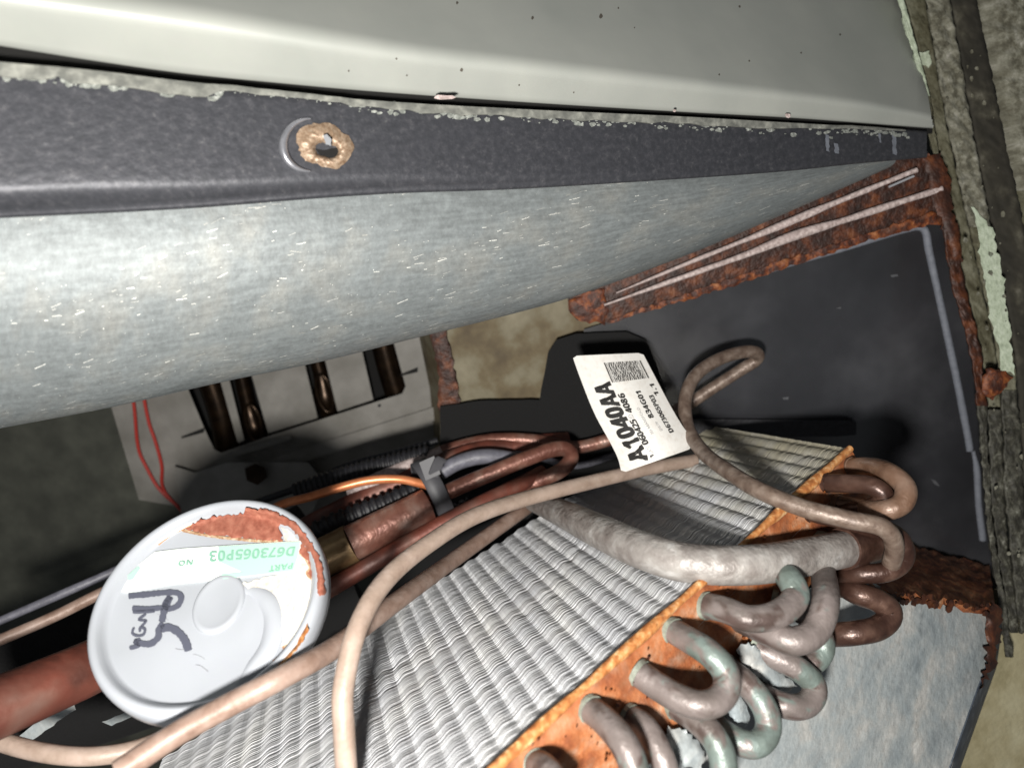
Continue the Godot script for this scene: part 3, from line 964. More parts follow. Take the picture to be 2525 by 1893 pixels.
func corner_post() -> void:
	var e0 := [[-80, 2194], [0, 2214], [239, 2281], [320, 2287], [420, 2312], [620, 2330], [909, 2398], [1250, 2430], [1480, 2462]]
	var e1 := [[-80, 2212], [0, 2231], [239, 2294], [318, 2306], [620, 2362], [909, 2426], [1250, 2446], [1480, 2480]]
	var e2 := [[-80, 2268], [0, 2283], [318, 2338], [620, 2403], [909, 2462], [1250, 2480], [1480, 2505]]
	var e3 := [[-80, 2324], [0, 2342], [318, 2398], [620, 2455], [909, 2504], [1250, 2528], [1480, 2550]]
	var e4 := [[-80, 2390], [0, 2409], [318, 2475], [620, 2540], [909, 2600], [1250, 2640], [1480, 2660]]
	var far := [[-80, 3100], [600, 3100], [1480, 3100]]
	var t := thing("corner_post", at(2380, 620, 0.76), "mouldy folded steel corner post with peeling paint and rust", "post")
	strip("painted_edge", e0, e1, 0.752, 0.03, M.pale, t, -420, 236, 3)
	strip("edge_flange", e0, e1, 0.757, 0.03, M.olive, t, 236, 470, 4)
	strip("rusted_edge", e0, e1, 0.752, 0.04, M.rust_dark, t, 470, 1000, 8, 0.005)
	strip("grimy_edge", e0, e1, 0.757, 0.04, M.grime, t, 1000, 1620, 6, 0.004)
	strip("recess_upper", e1, e2, 0.780, 0.02, M.olive, t, -420, 1010, 3)
	strip("recess_lower", e1, e2, 0.760, 0.02, M.grime, t, 1010, 1560, 6, 0.004)
	strip("mould_strip", e2, e3, 0.742, 0.04, M.mould, t, -420, 560, 6, 0.008)
	strip("bare_strip", e2, e3, 0.745, 0.04, M.olive, t, 560, 960, 4, 0.006)
	strip("stained_strip", e2, e3, 0.756, 0.04, M.grime, t, 960, 1560, 6, 0.004)
	strip("dark_channel", e3, e4, 0.772, 0.02, M.channel, t, -420, 1560, 3, 0.003)
	slab("peeling_paint", [[2398, 505], [2412, 520], [2448, 560], [2466, 640], [2482, 740], [2495, 840], [2503, 925], [2470, 915], [2462, 860], [2440, 780], [2432, 700], [2420, 640], [2412, 560]], func(x, y, h): return at(x, y, 0.737 - h), 0.0, 0.006, M.pale, t, 10, 9)
	slab("paint_chip", [[2268, 130], [2290, 126], [2297, 150], [2290, 168], [2272, 160]], func(x, y, h): return at(x, y, 0.772 - h), 0.0, 0.004, M.pale, t, 6, 4)
	slab("rust_clump", [[2440, 905], [2480, 915], [2500, 930], [2478, 960], [2450, 985], [2425, 970], [2420, 930]], func(x, y, h): return at(x, y, 0.735 - h), 0.0, 0.02, M.rust, t, 8, 7, 12, 0.004)
	slab("rust_clump", [[2275, 385], [2320, 378], [2345, 440], [2350, 520], [2372, 600], [2372, 650], [2350, 640], [2330, 560], [2300, 500], [2290, 440]], func(x, y, h): return at(x, y, 0.750 - h), 0.0, 0.02, M.rust_dark, t, 8, 8, 14, 0.003)
	# flakes caught in the channel
	var st := mb()
	for i in 60:
		var y := rng.randf_range(100, 1400)
		var x := line(e3, y) + rng.randf_range(-70, 60)
		var w := rng.randf_range(2, 9)
		var poly := []
		for k in 6:
			var a := TAU * k / 6.0
			poly.append([x + cos(a) * w * rng.randf_range(0.4, 1.0), y + sin(a) * w * rng.randf_range(0.5, 1.3)])
		var zz := 0.737
		if x > line(e3, y) + 8:
			zz = 0.768
		patch(st, poly, func(px, py, h): return at(px, py, zz - h), 0.0, 0.005)
	var d := obj("loose_flake", st, M.mould, t)
	tag(d, "", "", "", "stuff")
	# the side wall beyond the post
	t = thing("side_wall", at(2500, 300, 0.72), "mottled olive side wall at the far right beyond the post", "wall")
	strip("wall_sheet", e4, far, 0.735, 0.03, M.mould, t, -420, 470, 5, 0.006)
	strip("lower_sheet", e4, far, 0.738, 0.03, M.olive, t, 470, 1600, 5, 0.006)

# -- the coil
func evaporator() -> void:
	var t := thing("evaporator_coil", coil(1400, 1500), "aluminium finned evaporator coil with a rusted end sheet and copper return bends", "coil")
	# corners on the face: near end along the tube sheet, far end along the other
	var a := coil(-31, 3019)
	var b := coil(2097, 1106)
	var dd := coil(400, 1871)
	var cc := coil(1692, 1040)
	var up := -dirw(-N_COIL)
	up = dirw(N_COIL)
	var st := mb()
	var fins := 250
	var rows := 39
	var per := 8
	var deep := 0.006 * SIZE
	for k in fins:
		var s := (k + 3.2) / (fins + 3.0)
		var p0 := a.lerp(dd, s)
		var p1 := b.lerp(cc, s)
		var along := (p1 - p0)
		var across := (dd.lerp(cc, 0.5) - a.lerp(b, 0.5))
		var pitch := across.length() / fins
		across = across.normalized()
		var jit := rng.randf_range(-0.16, 0.16) * pitch
		var lift := rng.randf_range(-0.0004, 0.0004) * SIZE
		var prev := []
		st.set_smooth_group(-1)
		for j in rows * per + 1:
			var u := j / float(rows * per)
			var ph := fposmod(u * rows, 1.0)
			var p := p0 + along * u
			# each row: a smooth band, then a band where the fin is kinked like a herringbone
			var kink := 0.0
			if ph > 0.5:
				kink = 1.0 - absf(ph - 0.75) * 4.0
			var worn := 0.6 + 0.5 * wob.get_noise_2d(u * 300.0, s * 120.0)
			var bent := wob.get_noise_2d(u * 700.0, s * 500.0) * pitch * 0.22
			var dent := maxf(0.0, wob.get_noise_2d(u * 420.0 + 90.0, s * 260.0 + 40.0) - 0.42) * 0.005 * SIZE
			var off := across * (kink * pitch * 1.15 * worn + jit + bent)
			var hh := up * (lift - dent + (0.0008 * sin(ph * TAU) - 0.0006 * kink * worn) * SIZE)
			var w := across * pitch * 0.27
			var top_a := p + off - w + hh
			var top_b := p + off + w + hh
			var cur := [top_a - up * deep, top_a, top_b, top_b - up * deep]
			if j > 0 and seen_at(p).y < 2080.0:
				var lint := clampf((u - 0.80) / 0.18 + wob.get_noise_2d(u * 500.0, s * 300.0) * 0.5, 0.0, 1.0)
				st.set_color(Color.WHITE.lerp(Color(0.80, 0.74, 0.56), lint))
				for q in 3:
					quad(st, prev[q], prev[q + 1], cur[q + 1], cur[q])
			prev = cur
	st.set_color(Color.WHITE)
	var f := obj("fin", st, M.fin, t)
	tag(f, "", "", "", "stuff")
	# what is seen between the fins: the tubes, one below each row, on a dull ground
	for r in rows:
		var u := (r + 0.5) / rows
		if seen_at(a.lerp(b, u)).y > 2600.0:
			continue
		st = mb()
		tube(st, [a.lerp(b, u).lerp(dd.lerp(cc, u), 0.06) - up * 0.016 * SIZE, dd.lerp(cc, u) - up * 0.016 * SIZE], 0.0055, 8, 0.0, null, null, 0.1)
		obj("coil_tube", st, M.fin_core, t)
	st = mb()
	quad(st, a - up * 0.022 * SIZE, b - up * 0.022 * SIZE, cc - up * 0.022 * SIZE, dd - up * 0.022 * SIZE)
	var low := up * 0.05 * SIZE
	quad(st, a - low, b - low, cc - low, dd - low)
	quad(st, cc - up * 0.022 * SIZE, dd - up * 0.022 * SIZE, dd - low, cc - low)
	obj("core", st, M.fin_core, t)
	# the rusted tube sheet
	var edge := [[1000, 2092], [1130, 1974], [1400, 1731], [1560, 1588], [1750, 1418], [1900, 1283], [2000, 1194], [2097, 1106]]
	var lowr := [[2200, 1240], [2110, 1330], [2000, 1440], [1860, 1600], [1740, 1735], [1600, 1890], [1480, 2020], [1380, 2150]]
	slab("tube_sheet", edge + lowr, tsheet, 0.0, 0.008, M.rust_orange, t, 26, 5, 34, 0.003)
	# crusted rim of the sheet, standing a little above the fins
	st = mb()
	var pts := []
	for p in edge:
		pts.append(tsheet(p[0], p[1], 0.0))
	tube(st, pts, 0.0034, 10, 0.75)
	obj("rust_rim", st, M.rust_edge, t)
	# crumbs of rust and scale
	st = mb()
	for i in 90:
		var u := rng.randf()
		var q := pow(rng.randf(), 0.8)
		var x := lerpf(1250, 2080, u) + q * 140
		var y := lerpf(1866, 1120, u) + q * 110
		var w := 1.5 + 6.0 * pow(rng.randf(), 2.0)
		var poly := []
		for k in 6:
			var an := TAU * k / 6.0
			poly.append([x + cos(an) * w * rng.randf_range(0.5, 1.0), y + sin(an) * w * rng.randf_range(0.5, 1.0)])
		patch(st, poly, tsheet, 0.004 + rng.randf() * 0.003, 0.005)
	var cr := obj("rust_crumb", st, M.rust, t)
	tag(cr, "", "", "", "stuff")
	# return bends: [points as pixel, pixel, height above the sheet], radius, material, label, teal stretch (from, to)
	var bends := [
		[[[2095, 1152, 0.000], [2140, 1150, 0.019], [2190, 1163, 0.043], [2232, 1200, 0.056], [2225, 1240, 0.056], [2180, 1258, 0.046], [2120, 1252, 0.019], [2060, 1245, 0.000]], 0.0076, M.bend_tan, "tan outer bend at the far top of the sheet", []],
		[[[2030, 1190, 0.000], [2090, 1192, 0.019], [2150, 1198, 0.037], [2180, 1222, 0.043], [2150, 1250, 0.031], [2060, 1262, 0.000]], 0.0070, M.bend_brown, "dark brown bend nested inside the tan one", []],
		[[[1990, 1262, 0.000], [2050, 1275, 0.019], [2110, 1292, 0.028], [2150, 1320, 0.025], [2110, 1345, 0.000]], 0.0070, M.bend_brown, "reddish brown stub below the nested bends", []],
		[[[2060, 1420, 0.000], [2120, 1415, 0.022], [2190, 1408, 0.037], [2228, 1378, 0.043], [2222, 1335, 0.046], [2190, 1310, 0.037], [2140, 1300, 0.000]], 0.0073, M.bend_brown, "dark brown bend beside the rusted ledge", []],
		[[[1735, 1492, 0.000], [1785, 1502, 0.015], [1850, 1525, 0.031], [1920, 1512, 0.038], [1962, 1470, 0.038], [1945, 1425, 0.031], [1900, 1390, 0.000]], 0.0087, M.bend, "grey-blue bend directly under the thick pale pipe", [0.62, 0.78]],
		[[[2022, 1335, 0.0], [2030, 1410, 0.022], [2036, 1490, 0.048], [2010, 1556, 0.048], [1960, 1580, 0.043], [1905, 1562, 0.031], [1850, 1538, 0.012], [1815, 1522, 0.000]], 0.0090, M.bend, "mottled upright bend with dark spots", []],
		[[[2075, 1440, 0.000], [2115, 1462, 0.019], [2165, 1480, 0.028], [2195, 1510, 0.031], [2170, 1545, 0.028], [2110, 1560, 0.022], [2030, 1565, 0.000]], 0.0087, M.bend_brown, "wide dark brown bend over the grey plate", []],
		[[[1655, 1552, 0.000], [1700, 1578, 0.015], [1752, 1612, 0.031], [1790, 1660, 0.038], [1785, 1712, 0.040], [1735, 1738, 0.037], [1672, 1720, 0.025], [1620, 1690, 0.012], [1570, 1655, 0.000]], 0.0083, M.bend, "grey-pink bend with a green upper leg at the middle of the sheet", [0.18, 0.36]],
		[[[1850, 1590, 0.000], [1910, 1618, 0.012], [1970, 1650, 0.022], [2008, 1695, 0.025], [1985, 1738, 0.025], [1925, 1736, 0.019], [1860, 1700, 0.000]], 0.0084, M.bend, "grey bend resting over the pale plate", [0.30, 0.40]],
		[[[1785, 1640, 0.000], [1835, 1680, 0.015], [1882, 1738, 0.026], [1895, 1795, 0.028], [1865, 1835, 0.028], [1815, 1825, 0.019], [1760, 1785, 0.000]], 0.0084, M.bend, "bend covered with teal verdigris above the bottom edge", [0.25, 0.85]],
		[[[1660, 1735, 0.000], [1720, 1775, 0.019], [1768, 1830, 0.031], [1785, 1900, 0.034], [1765, 1960, 0.031], [1700, 1960, 0.012]], 0.0084, M.bend, "teal tipped bend cut by the bottom edge", [0.40, 0.75]],
		[[[1452, 1745, 0.000], [1492, 1778, 0.015], [1536, 1830, 0.031], [1562, 1890, 0.037], [1560, 1960, 0.037], [1500, 1990, 0.025], [1420, 1950, 0.000]], 0.0084, M.bend, "dull grey bend low on the sheet", [0.42, 0.55]],
		[[[1545, 1765, 0.0], [1588, 1792, 0.012], [1622, 1845, 0.022], [1642, 1900, 0.026], [1630, 1965, 0.022], [1580, 1960, 0.0]], 0.0078, M.bend, "grey bend tucked between the dull one and the teal tipped one", [0.5, 0.6]],
		[[[1900, 1480, 0.0], [1960, 1500, 0.012], [2010, 1540, 0.02], [2030, 1600, 0.022], [1990, 1640, 0.016], [1930, 1630, 0.0]], 0.0080, M.bend, "dirty grey bend behind the upright one", [0.5, 0.7]],
		[[[1320, 1880, 0.000], [1352, 1905, 0.019], [1385, 1960, 0.031]], 0.0078, M.bend, "grey bend that barely enters at the bottom edge", []],
	]
	for bd in bends:
		var bp := []
		for p in bd[0]:
			bp.append(tsheet(p[0], p[1], p[2]))
		var seedy: float = bd[1] * 1.0e5 + bp[0].x * 5.0e4
		var ta: float = bd[4][0] if bd[4].size() else 9.0
		var tb: float = bd[4][1] if bd[4].size() else 9.0
		var stain := func(u, w):
			var an: float = w * TAU
			var n1 := wob.get_noise_3d(u * 420.0 + seedy, cos(an) * 45.0, sin(an) * 45.0)
			var n2 := wob.get_noise_3d(u * 160.0 - seedy, cos(an) * 22.0 + 50.0, sin(an) * 22.0)
			var band := smoothstep(ta - 0.10, ta + 0.06, u) * (1.0 - smoothstep(tb - 0.06, tb + 0.10, u))
			var green := smoothstep(0.28, 0.52, band * 0.62 + n1 * 0.75 + n2 * 0.35)
			var dark := smoothstep(0.10, 0.42, n2 * 1.1 - n1 * 0.4)
			var col := Color(0.35, 0.305, 0.29).lerp(Color(0.17, 0.125, 0.11), dark)
			return col.lerp(Color(0.30, 0.395, 0.365), green * 0.9)
		st = mb()
		var plainly: bool = bd[2] != M.bend
		tube(st, bp, bd[1], 24, 0.07, null, null if plainly else stain, 0.0025)
		var o := obj("return_bend", st, bd[2], t)
		tag(o, bd[3])
		# a collar where the leg enters the sheet
		for e in [0, bd[0].size() - 1]:
			if bd[0][e][2] == 0.0:
				st = mb()
				var q0 = bd[0][e]
				var q1 = bd[0][1] if e == 0 else bd[0][e - 1]
				var s0 := tsheet(q0[0], q0[1], 0.0)
				var s1 := s0.lerp(tsheet(q1[0], q1[1], q1[2]), 0.22)
				tube(st, [s0, s1], bd[1] * 1.10, 18, 0.08, null, null, 0.004)
				obj("collar", st, bd[2] if plainly else M.collar, o)

func end_plate() -> void:
	var t := thing("end_plate", tsheet(2200, 1700, -0.01), "chalky galvanised end plate with a rusted ledge right of the return bends", "plate")
	slab("plate_face", [[1480, 2000], [1640, 1830], [1800, 1650], [2000, 1450], [2120, 1420], [2250, 1480], [2350, 1490], [2448, 1500], [2456, 1530], [2436, 1640], [2400, 1740], [2350, 1880], [2310, 2010]], tsheet, -0.016, 0.012, M.plate, t, 30, 5)
	# edge turned back at the right
	var g := []
	for p in [[2456, 1510], [2438, 1640], [2402, 1740], [2352, 1880], [2310, 2010]]:
		g.append([tsheet(p[0] - 4, p[1], -0.015), tsheet(p[0] + 8, p[1], -0.02), tsheet(p[0] + 20, p[1] + 6, -0.05)])
	var st := mb()
	sheet(st, g, 0.003)
	obj("turned_edge", st, mat(tex(nz(0.02, 64, 5), [[0.0, 0.12, 0.15, 0.20], [0.6, 0.28, 0.31, 0.35], [1.0, 0.55, 0.57, 0.58]]), 0.6, 0.2, 16.0), t)
	slab("rust_patch", [[2446, 1480], [2470, 1500], [2470, 1560], [2450, 1640], [2420, 1700], [2430, 1640], [2436, 1590], [2425, 1540]], tsheet, -0.010, 0.008, M.rust_dark, t, 8, 14, 16, 0.004)
	# rusted ledge running back to the wall
	g = []
	var n := 26
	for i in n + 1:
		var u := i / float(n)
		var f := tsheet(lerpf(2090, 2455, u), lerpf(1440, 1502, u) + 12.0 * wob.get_noise_1d(u * 400.0), -0.010)
		var bk := wall(lerpf(2120, 2440, u), lerpf(1310, 1395, u), 0.02)
		var row := []
		for k in 13:
			var q := k / 12.0
			row.append(f.lerp(bk, q) + Vector3.UP * SIZE * 0.006 * wob.get_noise_2d(u * 900.0, q * 300.0))
		g.append(row)
	st = mb()
	sheet(st, g, 0.006)
	obj("rusted_ledge", st, M.rust_ledge, t)
	st = mb()
	for i in 46:
		var u := rng.randf()
		var x := lerpf(2150, 2450, u)
		var y := lerpf(1462, 1502, u) + rng.randf_range(-8, 16)
		var w := rng.randf_range(4, 12)
		var poly := []
		for k in 7:
			var an := TAU * k / 7.0
			poly.append([x + cos(an) * w * rng.randf_range(0.5, 1.0), y + sin(an) * w * rng.randf_range(0.5, 1.0)])
		patch(st, poly, tsheet, -0.009 + rng.randf() * 0.003, 0.006)
	var d := obj("rust_scale", st, M.rust_dark, t)
	tag(d, "", "", "", "stuff")
	# pale scale breaking out between the bends
	for w in [[[1845, 1585], [1870, 1600], [1905, 1640], [1940, 1668], [1968, 1690], [1945, 1706], [1905, 1694], [1868, 1668], [1830, 1632], [1816, 1600]], [[1818, 1710], [1838, 1730], [1850, 1765], [1840, 1792], [1812, 1780], [1792, 1752]], [[1650, 1790], [1690, 1800], [1725, 1830], [1742, 1870], [1730, 1900], [1690, 1890], [1660, 1850], [1640, 1815]]]:
		slab("pale_scale", w, tsheet, 0.010, 0.02, M.residue if false else M.plate, t, 8, 8, 12, 0.003)

# -- pipes that lie over the coil
func pipes() -> void:
	var st := mb()
	var t := thing("suction_pipe", at(1700, 1385, 0.50), "thick chalky pale pipe bending across the fins below the paper tag", "pipe")
	var pts := []
	for p in [[1318, 1236, 0.76], [1400, 1272, 0.66], [1500, 1320, 0.575], [1600, 1362, 0.53], [1700, 1388, 0.51], [1850, 1392, 0.505], [2000, 1370, 0.53], [2085, 1352, 0.55], [2150, 1338, 0.57]]:
		pts.append(at(p[0], p[1], p[2]))
	tube(st, pts, 0.0136, 24, 0.02, func(q, _l): return lerpf(0.80, 1.0, smoothstep(0.0, 0.45, q)))
	obj("pipe_run", st, M.suction, t)
	st = mb()
	tube(st, [pts[7].lerp(pts[6], 0.1), pts[7].lerp(pts[8], 0.6), pts[8]], 0.0156, 22, 0.04)
	obj("end_sleeve", st, M.bend_brown, t)
	for w in [[1385, 1258, 10], [1470, 1300, 6], [1412, 1270, 5]]:
		pass
	ptube("capillary_tube", [[2196, 1400, 0.545], [2206, 1345, 0.53], [2180, 1302, 0.52], [2090, 1280, 0.525], [1980, 1252, 0.54], [1880, 1212, 0.56], [1800, 1165, 0.60], [1730, 1110, 0.66], [1695, 1050, 0.70], [1690, 985, 0.72], [1712, 930, 0.735], [1760, 892, 0.75], [1820, 870, 0.765], [1862, 868, 0.775], [1868, 884, 0.785], [1830, 910, 0.79], [1760, 955, 0.795], [1690, 1000, 0.80], [1620, 1030, 0.805], [1500, 1060, 0.815]], 0.0066, M.cap_tube, "thin brown tube curling into a loop to the right of the paper tag", "tube", "", 0.05)
	ptube("beige_tube", [[1712, 1135, 0.75], [1600, 1155, 0.72], [1500, 1178, 0.69], [1300, 1228, 0.63], [1180, 1268, 0.585], [1090, 1318, 0.55], [960, 1420, 0.50], [885, 1540, 0.465], [846, 1700, 0.445], [848, 1800, 0.44], [856, 1930, 0.44]], 0.0066, M.beige_tube, "beige tube arching over the coil and hanging down to the bottom edge", "tube", "", 0.02)
	ptube("pink_tube", [[1330, 1228, 0.80], [1290, 1258, 0.77], [1130, 1372, 0.67], [970, 1488, 0.55], [822, 1598, 0.480], [690, 1672, 0.444], [548, 1746, 0.434], [430, 1812, 0.425], [290, 1905, 0.41]], 0.0070, M.pink_tube, "pinkish straight tube crossing in front of the white cap", "tube", "", 0.02)
	ptube("low_tube", [[-60, 1800, 0.52], [0, 1827, 0.51], [112, 1856, 0.50], [224, 1864, 0.50], [336, 1846, 0.51], [440, 1800, 0.53], [560, 1730, 0.56]], 0.0062, M.beige_tube, "beige tube sagging at the lower left below the white cap", "tube", "", 0.02)

func ribbed(called: String, list: Array, r: float, m: Material, label: String, pitch := 0.0085) -> void:
	var pts := []
	for p in list:
		pts.append(at(p[0], p[1], p[2]))
	org = pts[0]
	var st := mb()
	tube(st, pts, r, 14, 0.0, func(_a, l): return 1.0 + 0.16 * (1.0 if fposmod(l / pitch, 1.0) < 0.55 else -0.6), null, pitch / 6.0)
	solo(called, st, m, label, "conduit", "ribbed black conduits along the copper pipe")

func bundle() -> void:
	# the fat copper line running from the lower left up behind the cap
	var t := thing("copper_line", at(948, 1298, 0.72), "fat tarnished copper line running behind the white cap to the cable tie", "pipe")
	var st := mb()
	var pts := []
	for p in [[-80, 1775, 0.49], [60, 1715, 0.52], [220, 1645, 0.56], [400, 1560, 0.64], [560, 1485, 0.69], [780, 1382, 0.715]]:
		pts.append(at(p[0], p[1], p[2]))
	tube(st, pts, 0.0182, 22, 0.05, func(q, _l): return lerpf(1.14, 1.0, q))
	obj("red_run", st, M.copper_red, t)
	st = mb()
	tube(st, [at(772, 1386, 0.715), at(830, 1358, 0.72), at(868, 1338, 0.722)], 0.0192, 22, 0.015)
	obj("brass_coupling", st, M.brass, t)
	st = mb()
	tube(st, [at(862, 1341, 0.722), at(948, 1298, 0.735), at(1056, 1246, 0.75)], 0.0180, 22, 0.04)
	obj("mottled_run", st, M.copper, t)

	ribbed("black_conduit", [[730, 1350, 0.74], [800, 1300, 0.745], [880, 1268, 0.755], [960, 1238, 0.765], [1050, 1196, 0.78]], 0.0098, M.rubber, "ribbed black conduit along the top of the fat copper line")
	ribbed("black_conduit", [[760, 1452, 0.72], [830, 1412, 0.725], [950, 1352, 0.74], [1060, 1300, 0.755], [1160, 1250, 0.77]], 0.0098, M.rubber, "ribbed black conduit along the underside of the fat copper line")
	ribbed("black_conduit", [[730, 1215, 0.82], [800, 1190, 0.82], [900, 1160, 0.82], [980, 1140, 0.82], [1060, 1120, 0.82]], 0.0100, M.rubber, "fine ribbed black conduit behind the bright copper tube", 0.006)
	ptube("bright_copper_tube", [[640, 1275, 0.735], [696, 1243, 0.74], [760, 1226, 0.74], [830, 1204, 0.74], [912, 1184, 0.745], [990, 1182, 0.75], [1060, 1198, 0.76]], 0.0045, M.copper_bright, "bright orange copper tube above the white cap", "tube")
	ptube("hairpin_tube", [[1040, 1250, 0.765], [1110, 1210, 0.76], [1217, 1164, 0.76], [1300, 1130, 0.765], [1362, 1108, 0.77], [1398, 1108, 0.775], [1408, 1130, 0.78], [1385, 1158, 0.785], [1330, 1185, 0.79], [1250, 1222, 0.795]], 0.0082, M.copper, "copper hairpin tube with its bend left of the paper tag", "tube")
	ptube("rear_pipe", [[990, 1170, 0.83], [1060, 1128, 0.83], [1120, 1104, 0.83], [1217, 1084, 0.83], [1320, 1086, 0.83], [1420, 1102, 0.83], [1520, 1078, 0.83], [1580, 1060, 0.83]], 0.0075, M.copper, "dull copper pipe at the back, half hidden behind the tag", "pipe")
	ptube("grey_sleeve", [[1085, 1165, 0.79], [1130, 1140, 0.79], [1185, 1126, 0.79], [1240, 1128, 0.795], [1290, 1140, 0.80]], 0.0082, M.sleeve, "slate grey rubber sleeve arching behind the hairpin tube", "sleeve")
	ptube("left_copper_tube", [[-60, 1602, 0.64], [0, 1577, 0.65], [134, 1519, 0.67], [262, 1456, 0.69], [420, 1390, 0.74]], 0.0052, M.copper_bright if false else M.pink_tube, "thin tan copper tube at the left edge leading behind the cap", "tube")
	ptube("grey_strap", [[-60, 1556, 0.70], [0, 1530, 0.71], [166, 1458, 0.73], [280, 1408, 0.75], [380, 1360, 0.78]], 0.0042, M.sleeve, "thin grey strap above the tan tube at the left edge", "strap")
	ptube("rear_copper_line", [[700, 1330, 0.79], [820, 1270, 0.79], [930, 1215, 0.80], [1040, 1165, 0.81], [1160, 1120, 0.82], [1290, 1100, 0.835], [1400, 1090, 0.845]], 0.0125, M.copper_red, "dark red brown copper line at the back of the bundle, above the zip tied pipe", "pipe", "", 0.06)
	ptube("dusty_line", [[860, 1215, 0.80], [940, 1180, 0.80], [1010, 1150, 0.81], [1090, 1118, 0.82]], 0.0085, M.chalk, "dusty pale line half buried in the bundle left of the cable tie", "pipe", "", 0.12)
	ptube("lower_copper_line", [[780, 1470, 0.70], [900, 1400, 0.715], [1010, 1335, 0.73], [1120, 1275, 0.745], [1240, 1215, 0.77], [1340, 1165, 0.80]], 0.0085, M.copper_red, "dark tarnished copper line under the fat copper line", "pipe", "", 0.06)
	ptube("black_cable", [[560, 1268, 0.86], [640, 1236, 0.85], [740, 1200, 0.85], [850, 1150, 0.86], [960, 1120, 0.86], [1080, 1086, 0.86]], 0.0042, M.rubber, "thin black cable along the top of the bundle below the slotted panel", "cable")
	ptube("grey_cable", [[1090, 1130, 0.815], [1150, 1110, 0.815], [1230, 1108, 0.82], [1330, 1128, 0.83], [1420, 1148, 0.84], [1520, 1120, 0.845]], 0.0040, M.sleeve, "thin grey cable looping behind the hairpin tube bend", "cable")
	ptube("insulated_line", [[-120, 1720, 0.76], [60, 1630, 0.78], [240, 1550, 0.80], [420, 1470, 0.82], [640, 1370, 0.84], [760, 1310, 0.85]], 0.034, M.insulation_and_shade, "black foam insulated line behind the white cap", "pipe")
	ptube("lower_insulated_line", [[-150, 1880, 0.66], [100, 1800, 0.70], [300, 1740, 0.74], [560, 1650, 0.80], [700, 1600, 0.84], [900, 1490, 0.86]], 0.030, M.insulation_and_shade, "black foam insulated line low at the left beneath the cap", "pipe")
	# strip of metal seen below the cap
	org = at(120, 1780, 0.6)
	st = mb()
	patch(st, [[20, 1835], [95, 1775], [180, 1735], [186, 1748], [140, 1780], [70, 1832], [40, 1850]], func(x, y, h): return at(x, y, 0.615 - h), 0.0, 0.003, 12, 3)
	patch(st, [[250, 1780], [330, 1748], [345, 1756], [275, 1790]], func(x, y, h): return at(x, y, 0.64 - h), 0.0, 0.003, 12, 3)
	solo("metal_strap", st, M.plate, "scuffed metal strap below the lower left rim of the cap", "strap")

	# the cable tie
	t = thing("cable_tie", at(1066, 1210, 0.72), "grey plastic cable tie around the copper bundle", "cable tie")
	st = mb()
	var loop := []
	var ax := (at(1110, 1210, 0.76) - at(1010, 1262, 0.745)).normalized()
	var c0 := at(1068, 1214, 0.765)
	var toward := dirw(Vector3(0, 0, -1))
	toward = (toward - ax * toward.dot(ax)).normalized()
	var side := ax.cross(toward)
	var g := []
	for i in 33:
		var a := TAU * i / 32.0
		var d := toward * cos(a) * 0.026 + side * sin(a) * 0.036
		var n := d.normalized()
		var p := c0 + d * SIZE
		g.append([p - ax * 0.009 * SIZE - n * 0.001 * SIZE, p - ax * 0.008 * SIZE + n * 0.001 * SIZE, p + ax * 0.008 * SIZE + n * 0.001 * SIZE, p + ax * 0.009 * SIZE - n * 0.001 * SIZE])
	sheet(st, g, 0.0015)
	obj("band", st, M.tie, t)
	st = mb()
	box_at(st, at(1062, 1152, 0.735), at(1080, 1144, 0.735) - at(1062, 1152, 0.735), at(1070, 1174, 0.735) - at(1062, 1152, 0.735), dirw(Vector3(0, 0, 1)) * 0.008 * SIZE)
	obj("head", st, M.tie, t)
	st = mb()
	g = []
	for p in [[1066, 1160, 0.728], [1074, 1140, 0.725], [1082, 1122, 0.722], [1090, 1118, 0.72]]:
		g.append([at(p[0] - 10, p[1] + 6, p[2]), at(p[0] + 12, p[1] + 16, p[2] + 0.004)])
	sheet(st, g, 0.002)
	obj("tail", st, M.tie, t)

# -- the white paper tag
const TAG_L := [[0.0, 1534, 1166], [0.1, 1526, 1132], [0.22, 1510, 1098], [0.5, 1467, 1019], [0.82, 1430, 928], [1.0, 1412, 878]]
const TAG_R := [[0.0, 1708, 1104], [0.06, 1706, 1084], [0.16, 1684, 1054], [0.38, 1656, 1008], [0.68, 1621, 942], [1.0, 1584, 871]]

func tag_at(u: float, w: float, h := 0.0) -> Vector3:
	var lx := []
	var ly := []
	var rx := []
	var ry := []
	for p in TAG_L:
		lx.append([p[0], p[1]]); ly.append([p[0], p[2]])
	for p in TAG_R:
		rx.append([p[0], p[1]]); ry.append([p[0], p[2]])
	var x := lerpf(line(lx, u), line(rx, u), w)
	var y := lerpf(line(ly, u), line(ry, u), w)
	var z := 0.675 + 0.04 * u - 0.02 * sin(w * PI) * (1.0 - 0.6 * u) + 0.012 * pow(1.0 - u, 4.0)
	return at(x, y, z - h)

